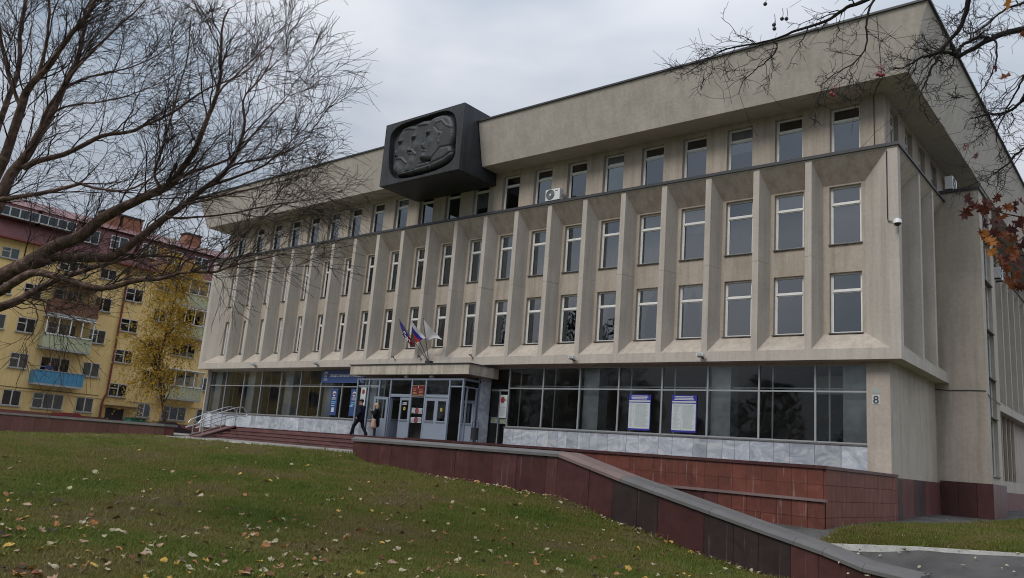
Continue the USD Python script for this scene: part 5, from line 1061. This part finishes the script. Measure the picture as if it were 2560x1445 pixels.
def hand(wr, d, up, s=1.0, curl=.6):
    d = np.asarray(d, float); d /= np.linalg.norm(d); up = np.asarray(up, float); up -= d*(up @ d); up /= np.linalg.norm(up); sd = np.cross(d, up); wr = np.asarray(wr, float); o = []
    kn = wr+d*.085*s; o += [(wr, kn+sd*.03*s, .024*s, .016*s), (wr, kn-sd*.03*s, .024*s, .016*s)]
    for k, ln in enumerate((.068, .078, .072, .056)):
        q = kn+sd*(.032-.021*k)*s; m_ = q+(d*math.cos(curl)-up*math.sin(curl))*ln*.5*s; e = m_+(d*math.cos(2*curl)-up*math.sin(2*curl))*ln*.5*s
        o += [(q, m_, .0095*s, .009*s), (m_, e, .009*s, .008*s)]
    t0 = wr+d*.025*s+sd*.03*s; t1 = t0+(d*.6+sd*.7-up*.3)*.035*s; o += [(t0, t1, .013*s, .011*s), (t1, t1+(d*.9-up*.5)*.028*s, .011*s, .009*s)]
    return o
def head(c, fw, s=1.0):
    c = np.asarray(c, float); fw = np.asarray(fw, float); fw /= np.linalg.norm(fw); lf = np.cross([0, 0, 1.0], fw); up = np.cross(fw, lf)
    P = lambda f, l, u: c+fw*f*s+lf*l*s+up*u*s
    o = [(P(-.02, 0, .04), P(.03, 0, .035), .085*s, .075*s), (P(.03, 0, .03), P(.055, 0, -.075), .07*s, .042*s), (P(-.01, 0, .0), P(.045, 0, -.07), .07*s, .045*s), (P(.09, 0, .01), P(.112, 0, -.025), .011*s, .016*s), (P(.085, -.022, -.062), P(.085, .022, -.062), .012*s, .012*s), (P(.078, 0, -.1), P(.07, 0, -.09), .02*s, .025*s)]
    for l in (-1, 1): o += [(P(-.01, l*.085, .01), P(-.012, l*.088, -.025), .018*s, .013*s), (P(.085, l*.033, .025), P(.088, l*.03, .025), .013*s, .012*s)]
    return o, P
def person(label, loc, rz, J, parts, group=None):
    p = thing('person', label, 'person', loc, rz)
    for nm, bones, mm in parts: blob(bones).build(nm, mm, p, smooth=True)
    return p
def man():
    # local: +x is the walking direction, +y his left
    hip = np.array([0, 0, .90]); ch = np.array([.02, 0, 1.32]); nk = np.array([.03, 0, 1.47]); hd = np.array([.05, 0, 1.63])
    fl, fr = (.40, .10, .07), (-.36, -.10, .09); kl, kr = (.28, .10, .50), (-.10, -.10, .48); hl, hr = (.0, .10, .88), (.0, -.10, .88)
    sl, sr = np.array([.02, .20, 1.40]), np.array([.02, -.20, 1.40]); el, er = np.array([-.14, .27, 1.14]), np.array([.08, -.28, 1.13]); wl, wr_ = np.array([.02, .27, .92]), np.array([.26, -.20, 1.0])
    H, P = head(hd, (1, .15, -.02))
    body = [(hip, ch, .13, .14), (ch, nk, .12, .06), (nk, hd-np.array([.02, 0, .06]), .06, .06), (ch, sl, .12, .07), (ch, sr, .12, .07), (sl, el, .055, .042), (el, wl, .042, .03), (sr, er, .055, .042), (er, wr_, .042, .03), (hip, hl, .13, .1), (hip, hr, .13, .1), (hl, kl, .085, .058), (kl, fl, .056, .04), (hr, kr, .085, .058), (kr, fr, .056, .04)]+H+hand(wl, (.3, 0, -1), (0, 1, 0))+hand(wr_, (.8, .3, -.4), (0, -.3, 1))
    jk = [(hip-np.array([0, 0, .04]), ch, .185, .19), (hip, hip+np.array([.05, 0, .2]), .18, .2), (ch, nk-np.array([0, 0, .02]), .16, .085), (ch, sl, .15, .095), (ch, sr, .15, .095), (sl, el, .09, .075), (el, wl+np.array([-.01, 0, .03]), .075, .055), (sr, er, .09, .075), (er, wr_+np.array([-.03, 0, .02]), .075, .055)]
    ts = [(hip, hl, .15, .125), (hip, hr, .15, .125), (hl, kl, .115, .09), (kl, np.array(fl)+np.array([0, 0, .03]), .088, .07), (hr, kr, .115, .09), (kr, np.array(fr)+np.array([0, 0, .05]), .088, .07)]
    sh_ = [((.37, .10, .05), (.55, .12, .055), .05, .04), ((-.38, -.10, .08), (-.22, -.11, .035), .05, .035)]
    cap = [(P(-.03, 0, .065), P(.02, 0, .07), .09, .088), (P(.06, -.05, .065), P(.06, .05, .065), .03, .03), (P(.10, -.04, .058), P(.10, .04, .058), .016, .016)]
    return [('body', body, SKIN), ('jacket', jk, NAVYC), ('trousers', ts, TROUS), ('shoes', sh_, SHOE), ('cap', cap, BLACKC)]
mp_ = at((897, 1085), y=-2.6); person('person in a navy jacket and dark cap striding left past the doors', (mp_[0], -2.6, 0), math.radians(192), None, man())
def woman():
    hip = np.array([0, 0, .84]); ch = np.array([0, 0, 1.20]); nk = np.array([.01, 0, 1.36]); hd = np.array([.04, 0, 1.51])
    sl, sr = np.array([0, .17, 1.29]), np.array([0, -.17, 1.29]); el, er = np.array([.08, .24, 1.06]), np.array([.12, -.22, 1.08]); wl, wr_ = np.array([.25, .08, 1.26]), np.array([.27, -.06, 1.24])
    hl, hr = (0, .09, .82), (0, -.09, .82); kl, kr = (.02, .09, .46), (.0, -.09, .46); fl, fr = (0, .10, .07), (-.02, -.10, .07)
    H, P = head(hd, (1, .1, -.12), .95)
    body = [(hip, ch, .12, .12), (ch, nk, .1, .05), (nk, hd-np.array([.02, 0, .06]), .05, .05), (ch, sl, .1, .06), (ch, sr, .1, .06), (sl, el, .048, .038), (el, wl, .038, .027), (sr, er, .048, .038), (er, wr_, .038, .027), (hip, hl, .12, .09), (hip, hr, .12, .09), (hl, kl, .075, .05), (kl, fl, .05, .035), (hr, kr, .075, .05), (kr, fr, .05, .035)]+H+hand(wl, (.5, -.4, .8), (.8, 0, -.4), .9)+hand(wr_, (.5, .4, .8), (.8, 0, -.4), .9)
    coat = [(hip-np.array([.03, 0, .12]), ch, .175, .165), (hip-np.array([.06, .02, .22]), hip, .15, .17), (ch, nk-np.array([0, 0, .03]), .14, .08), (ch, sl, .13, .085), (ch, sr, .13, .085), (sl, el, .08, .07), (el, wl-np.array([.03, 0, .03]), .068, .05), (sr, er, .08, .07), (er, wr_-np.array([.03, 0, .03]), .068, .05)]
    skirt = [(hip-np.array([-.06, .06, .05]), (.07, -.07, .52), .13, .14), (hip-np.array([-.06, -.06, .05]), (.07, .08, .52), .13, .14)]
    legs = [(hl, kl, .085, .058), (kl, fl, .056, .042), (hr, kr, .085, .058), (kr, fr, .056, .042)]
    hair = [(P(-.04, 0, .05), P(-.06, 0, -.05), .095, .085), (P(-.05, .06, 0), P(-.03, .09, -.22), .05, .035), (P(-.05, -.06, 0), P(-.03, -.09, -.22), .05, .035), (P(-.02, 0, .07), P(.02, 0, .075), .075, .06)]
    return [('body', body, SKIN), ('coat', coat, BLACKC), ('skirt', skirt, BEIGE), ('tights', legs, TIGHTS), ('shoes', [((-.02, .10, .05), (.16, .12, .04), .045, .035), ((-.04, -.10, .05), (.14, -.12, .04), .045, .035)], SHOE), ('hair', hair, HAIRB)]
wp_ = at((935, 1087), y=-2.3); wo = person('blonde person in a black coat holding both hands up before the face', (wp_[0], -2.3, 0), math.radians(225), None, woman())
rbox(.31, -.035, 1.33, .325, .035, 1.47, .004, 4).build('phone', BLACK, wo)
def bystander():
    hip = np.array([0, 0, .88]); ch = np.array([.04, 0, 1.28]); nk = np.array([.07, 0, 1.42]); hd = np.array([.1, 0, 1.57]); H, P = head(hd, (1, 0, -.1))
    sl, sr = np.array([.04, .19, 1.36]), np.array([.04, -.19, 1.36]); el, er = np.array([.12, .26, 1.12]), np.array([.12, -.26, 1.12]); wl, wr_ = np.array([.34, .16, 1.08]), np.array([.34, -.16, 1.08])
    lg = [(hip, (0, .1, .85), .13, .1), (hip, (0, -.1, .85), .13, .1), ((0, .1, .85), (0, .1, .46), .09, .06), ((0, .1, .46), (0, .1, .06), .055, .045), ((0, -.1, .85), (0, -.1, .46), .09, .06), ((0, -.1, .46), (0, -.1, .06), .055, .045)]
    tor = [(hip, ch, .13, .14), (ch, nk, .12, .06), (nk, hd-np.array([.02, 0, .06]), .055, .055), (ch, sl, .12, .07), (ch, sr, .12, .07), (sl, el, .055, .042), (el, wl, .042, .03), (sr, er, .055, .042), (er, wr_, .042, .03)]
    up = lambda bs, k: [(a, b, ra+k, rb+k) for a, b, ra, rb in bs]
    return [('body', lg+tor+H+hand(wl, (.8, 0, -.2), (0, 0, 1))+hand(wr_, (.8, 0, -.2), (0, 0, 1)), SKIN), ('jacket', up(tor[:2]+tor[3:6]+tor[7:8], .025), BLUEC), ('trousers', up(lg, .02), TROUS), ('hair', [(P(-.03, 0, .06), P(.0, 0, .06), .085, .08)], BLACKC)]
bp = at((122, 912), x=HX+.55); person('person in blue standing on the blue balcony of the yellow house', (HX+.62, bp[1], 2.40), 0.0, None, bystander())

# ---------------------------------------------------------------- grass and fallen leaves
def to_ground(px, zf):
    v = np.column_stack([(px[:, 0]-PW/2)/FPX, (PH/2-px[:, 1])/FPX, np.ones(len(px))]) @ AX
    t = np.full(len(px), 3.0); hit = np.zeros(len(px), bool)
    ts = np.concatenate([np.arange(3, 24, .35), np.arange(24, 60, .8)]); prev = None
    best = np.full(len(px), np.nan)
    for q in ts:
        p = CAM+v*q; dz = p[:, 2]-zf(p[:, :2])
        if prev is not None:
            new = (~hit) & (dz <= 0) & (prev > 0); best[new] = (q-(q-qp)*(-dz[new])/(prev[new]-dz[new])); hit |= new
        prev, qp = dz, q
    return CAM+v*best[:, None], hit
rgx = np.random.default_rng(11)
GRASS = usdkit.material(stage, L+'grass', {
    'geo': ('geometry', {}), 'oi': ('object_info', {}), 'n': ('noise_texture', {'scale': .38, 'detail': 5.0, 'roughness': .65}), 'r': ('rgb_ramp', {'ramp': [(.34, (.16, .225, .034)), (.46, (.23, .26, .047)), (.55, (.30, .27, .075)), (.66, (.34, .26, .13))]}),
    'hr': ('map_range', {'to_min': .55, 'to_max': 1.5}), 'm': ('mix', {'mix_type': 'multiply', 'fac': 1.0}), 'd': ('principled_bsdf', {'roughness': .6, 'specular_ior_level': .25}), 't': ('translucent_bsdf', {}), 'mc': ('mix_closure', {'fac': .3})},
    [('oi.location', 'n.vector'), ('n.fac', 'r.fac'), ('geo.random_per_island', 'hr.value'), ('r.color', 'm.color1'), ('hr.result', 'm.color2'), ('m.color', 'd.base_color'), ('m.color', 't.color'), ('d.BSDF', 'mc.closure1'), ('t.BSDF', 'mc.closure2')], surface='mc.closure')
pi = UsdGeom.PointInstancer.Define(stage, '/World/lawn_grass'); tag(pi, 'short green grass covering the lawn', 'grass', kind='stuff')
prot = UsdGeom.Scope.Define(stage, '/World/lawn_grass/blades')
for k in range(4):
    nb = 20; m = MB()
    for q in range(nb):
        x, y = rgx.normal(size=2)*.07; a = rgx.random()*2*np.pi; h = .035+.045*rgx.random(); w = .0045; ln = h*(.4+.8*rgx.random()); dx, dy = math.cos(a), math.sin(a)
        m.add([(x-dy*w, y+dx*w, -.01), (x+dy*w, y-dx*w, -.01), (x+dx*ln*.45+dy*w*.8, y+dy*ln*.45-dx*w*.8, h*.65), (x+dx*ln*.45-dy*w*.8, y+dy*ln*.45+dx*w*.8, h*.65), (x+dx*ln, y+dy*ln, h)], np.array([(0, 1, 2), (0, 2, 3), (3, 2, 4)]))
    usdkit.mesh(stage, f'/World/lawn_grass/blades/tuft_{k+1:03d}', m.mesh(), GRASS)
px = np.column_stack([rgx.random(120000)*2700-60, 1075+rgx.random(120000)**.9*420])
G, ok = to_ground(px, lawn_z); ok &= np.array(contains_xy(lawn_poly.buffer(-.05), np.nan_to_num(G[:, 0], nan=999), np.nan_to_num(G[:, 1])))
G = G[ok]; dist = np.linalg.norm(G-CAM, axis=1)
G[:, :2] += rgx.normal(size=(len(G), 2))*.08*(dist/12)[:, None]; ok2 = contains_xy(lawn_poly.buffer(-.04), G[:, 0], G[:, 1]); G, dist = G[ok2], dist[ok2]; G[:, 2] = lawn_z(G[:, :2])
px2 = np.column_stack([2040+rgx.random(7000)*560, 1285+rgx.random(7000)*100]); S_, o2 = to_ground(px2, lambda p: road_z(p)+.06)
o2 &= np.array(contains_xy(patch.buffer(-.05), np.nan_to_num(S_[:, 0], nan=999), np.nan_to_num(S_[:, 1]))); S_ = S_[o2]
ALL = np.vstack([G, S_]); dd_ = np.concatenate([dist, np.linalg.norm(S_-CAM, axis=1)])
pi.CreatePrototypesRel().SetTargets([Sdf.Path(f'/World/lawn_grass/blades/tuft_{k+1:03d}') for k in range(4)])
pi.CreateProtoIndicesAttr(Vt.IntArray.FromNumpy(rgx.integers(0, 4, len(ALL)).astype(np.int32))); pi.CreatePositionsAttr(Vt.Vec3fArray.FromNumpy(ALL.astype(np.float32)))
an = rgx.random(len(ALL))*np.pi; sc = (.7+.55*rgx.random(len(ALL)))*(1+.8*(rgx.random(len(ALL)) > .985))*.85*np.clip((dd_/13)**.35, .85, 1.5)
pi.CreateOrientationsAttr(Vt.QuathArray([Gf.Quath(float(math.cos(a)), 0, 0, float(math.sin(a))) for a in an])); pi.CreateScalesAttr(Vt.Vec3fArray.FromNumpy(np.repeat(sc[:, None], 3, 1).astype(np.float32)))

OVAL = [(0, -.5), (.2, -.36), (.33, -.1), (.34, .14), (.2, .36), (0, .55), (-.2, .36), (-.34, .14), (-.33, -.1), (-.2, -.36)]
HEART = [(0, -.42), (.16, -.5), (.38, -.32), (.42, -.05), (.3, .2), (.1, .42), (0, .62), (-.1, .42), (-.3, .2), (-.42, -.05), (-.38, -.32), (-.16, -.5)]
LITTER = {'cream': mat('litter_cream', (.38, .33, .22), .75, .12, 6.0), 'pale pink': mat('litter_pink', (.34, .22, .15), .75, .12, 6.0), 'yellow': mat('litter_yellow', (.48, .30, .06), .7, .12, 6.0), 'brown': mat('litter_brown', (.15, .055, .03), .75, .2, 6.0), 'dark': mat('litter_dark', (.045, .028, .022), .75, .2, 6.0), 'orange': mat('litter_orange', (.33, .14, .05), .7, .15, 6.0)}
WTS = [('cream', .36), ('pale pink', .2), ('yellow', .12), ('brown', .14), ('dark', .05), ('orange', .13)]
def litter(n, box_, zf, poly, where, power=.75):
    px = np.column_stack([box_[0]+rgx.random(n)*(box_[2]-box_[0]), box_[1]+rgx.random(n)**power*(box_[3]-box_[1])])
    p, ok = to_ground(px, zf); ok &= np.array(contains_xy(poly, np.nan_to_num(p[:, 0], nan=999), np.nan_to_num(p[:, 1]))); return p[ok]
lp = litter(850, (-40, 1115, 2300, 1470), lawn_z, lawn_poly.buffer(-.15), '', .68)
wl_ = np.column_stack([rgx.uniform(-9, 2.3, 170), YW-.05-np.abs(rgx.normal(size=170))*.3]); wl_ = np.column_stack([wl_, lawn_z(wl_)]); lp = np.vstack([lp, wl_])
dl = np.linalg.norm(lp-CAM, axis=1); size = (.058+.07*rgx.random(len(lp)))
lab = {'cream': 'cream fallen leaf lying on the lawn', 'pale pink': 'pale pink fallen leaf lying on the lawn', 'yellow': 'yellow fallen leaf lying on the lawn', 'brown': 'reddish brown fallen leaf lying on the lawn', 'dark': 'dark wet fallen leaf lying on the lawn', 'orange': 'orange fallen leaf lying on the lawn'}
order = np.argsort(-size/dl); rest = {k: MB() for k, _ in WTS}
for n_, i in enumerate(order):
    col = rgx.choice([k for k, _ in WTS], p=[w for _, w in WTS]); shp = (OVAL, HEART, MAPLE)[rgx.integers(0, 3)]
    nr = np.array([0, 0, 1.0])+rgx.normal(size=3)*np.array([.38, .38, 0])
    v, f = leaf_mesh(lp[i]+np.array([0, 0, .058+.02*rgx.random()]), size[i]*1.25, rgx, nr, shp, curl=.1+.7*rgx.random())
    if n_ < 300: tag(obj('fallen_leaf', (v, f), LITTER[col]), lab[col], 'leaf', f'{col} leaves on the lawn')
    else: rest[col].add(v, f)
for col, m in rest.items():
    tag(m.build('leaf_litter', LITTER[col]), f'scattered small {col} leaf litter over the lawn', 'leaf litter', kind='stuff')
rl = np.vstack([litter(70, (2050, 1290, 2560, 1445), lambda p: road_z(p)+.05, Polygon([(2.9, -13), (14, -13), (14, 18), (2.9, 18)]), ''), S_[rgx.integers(0, max(1, len(S_)), 110)]]); m = MB()
for c in rl:
    v, f = leaf_mesh(c+np.array([0, 0, .03]), .05+.05*rgx.random(), rgx, np.array([0, 0, 1.0])+rgx.normal(size=3)*.3, OVAL, .4); m.add(v, f)
tag(m.build('leaf_litter', LITTER['cream']), 'pale fallen leaves on the drive and the side lawn', 'leaf litter', kind='stuff')
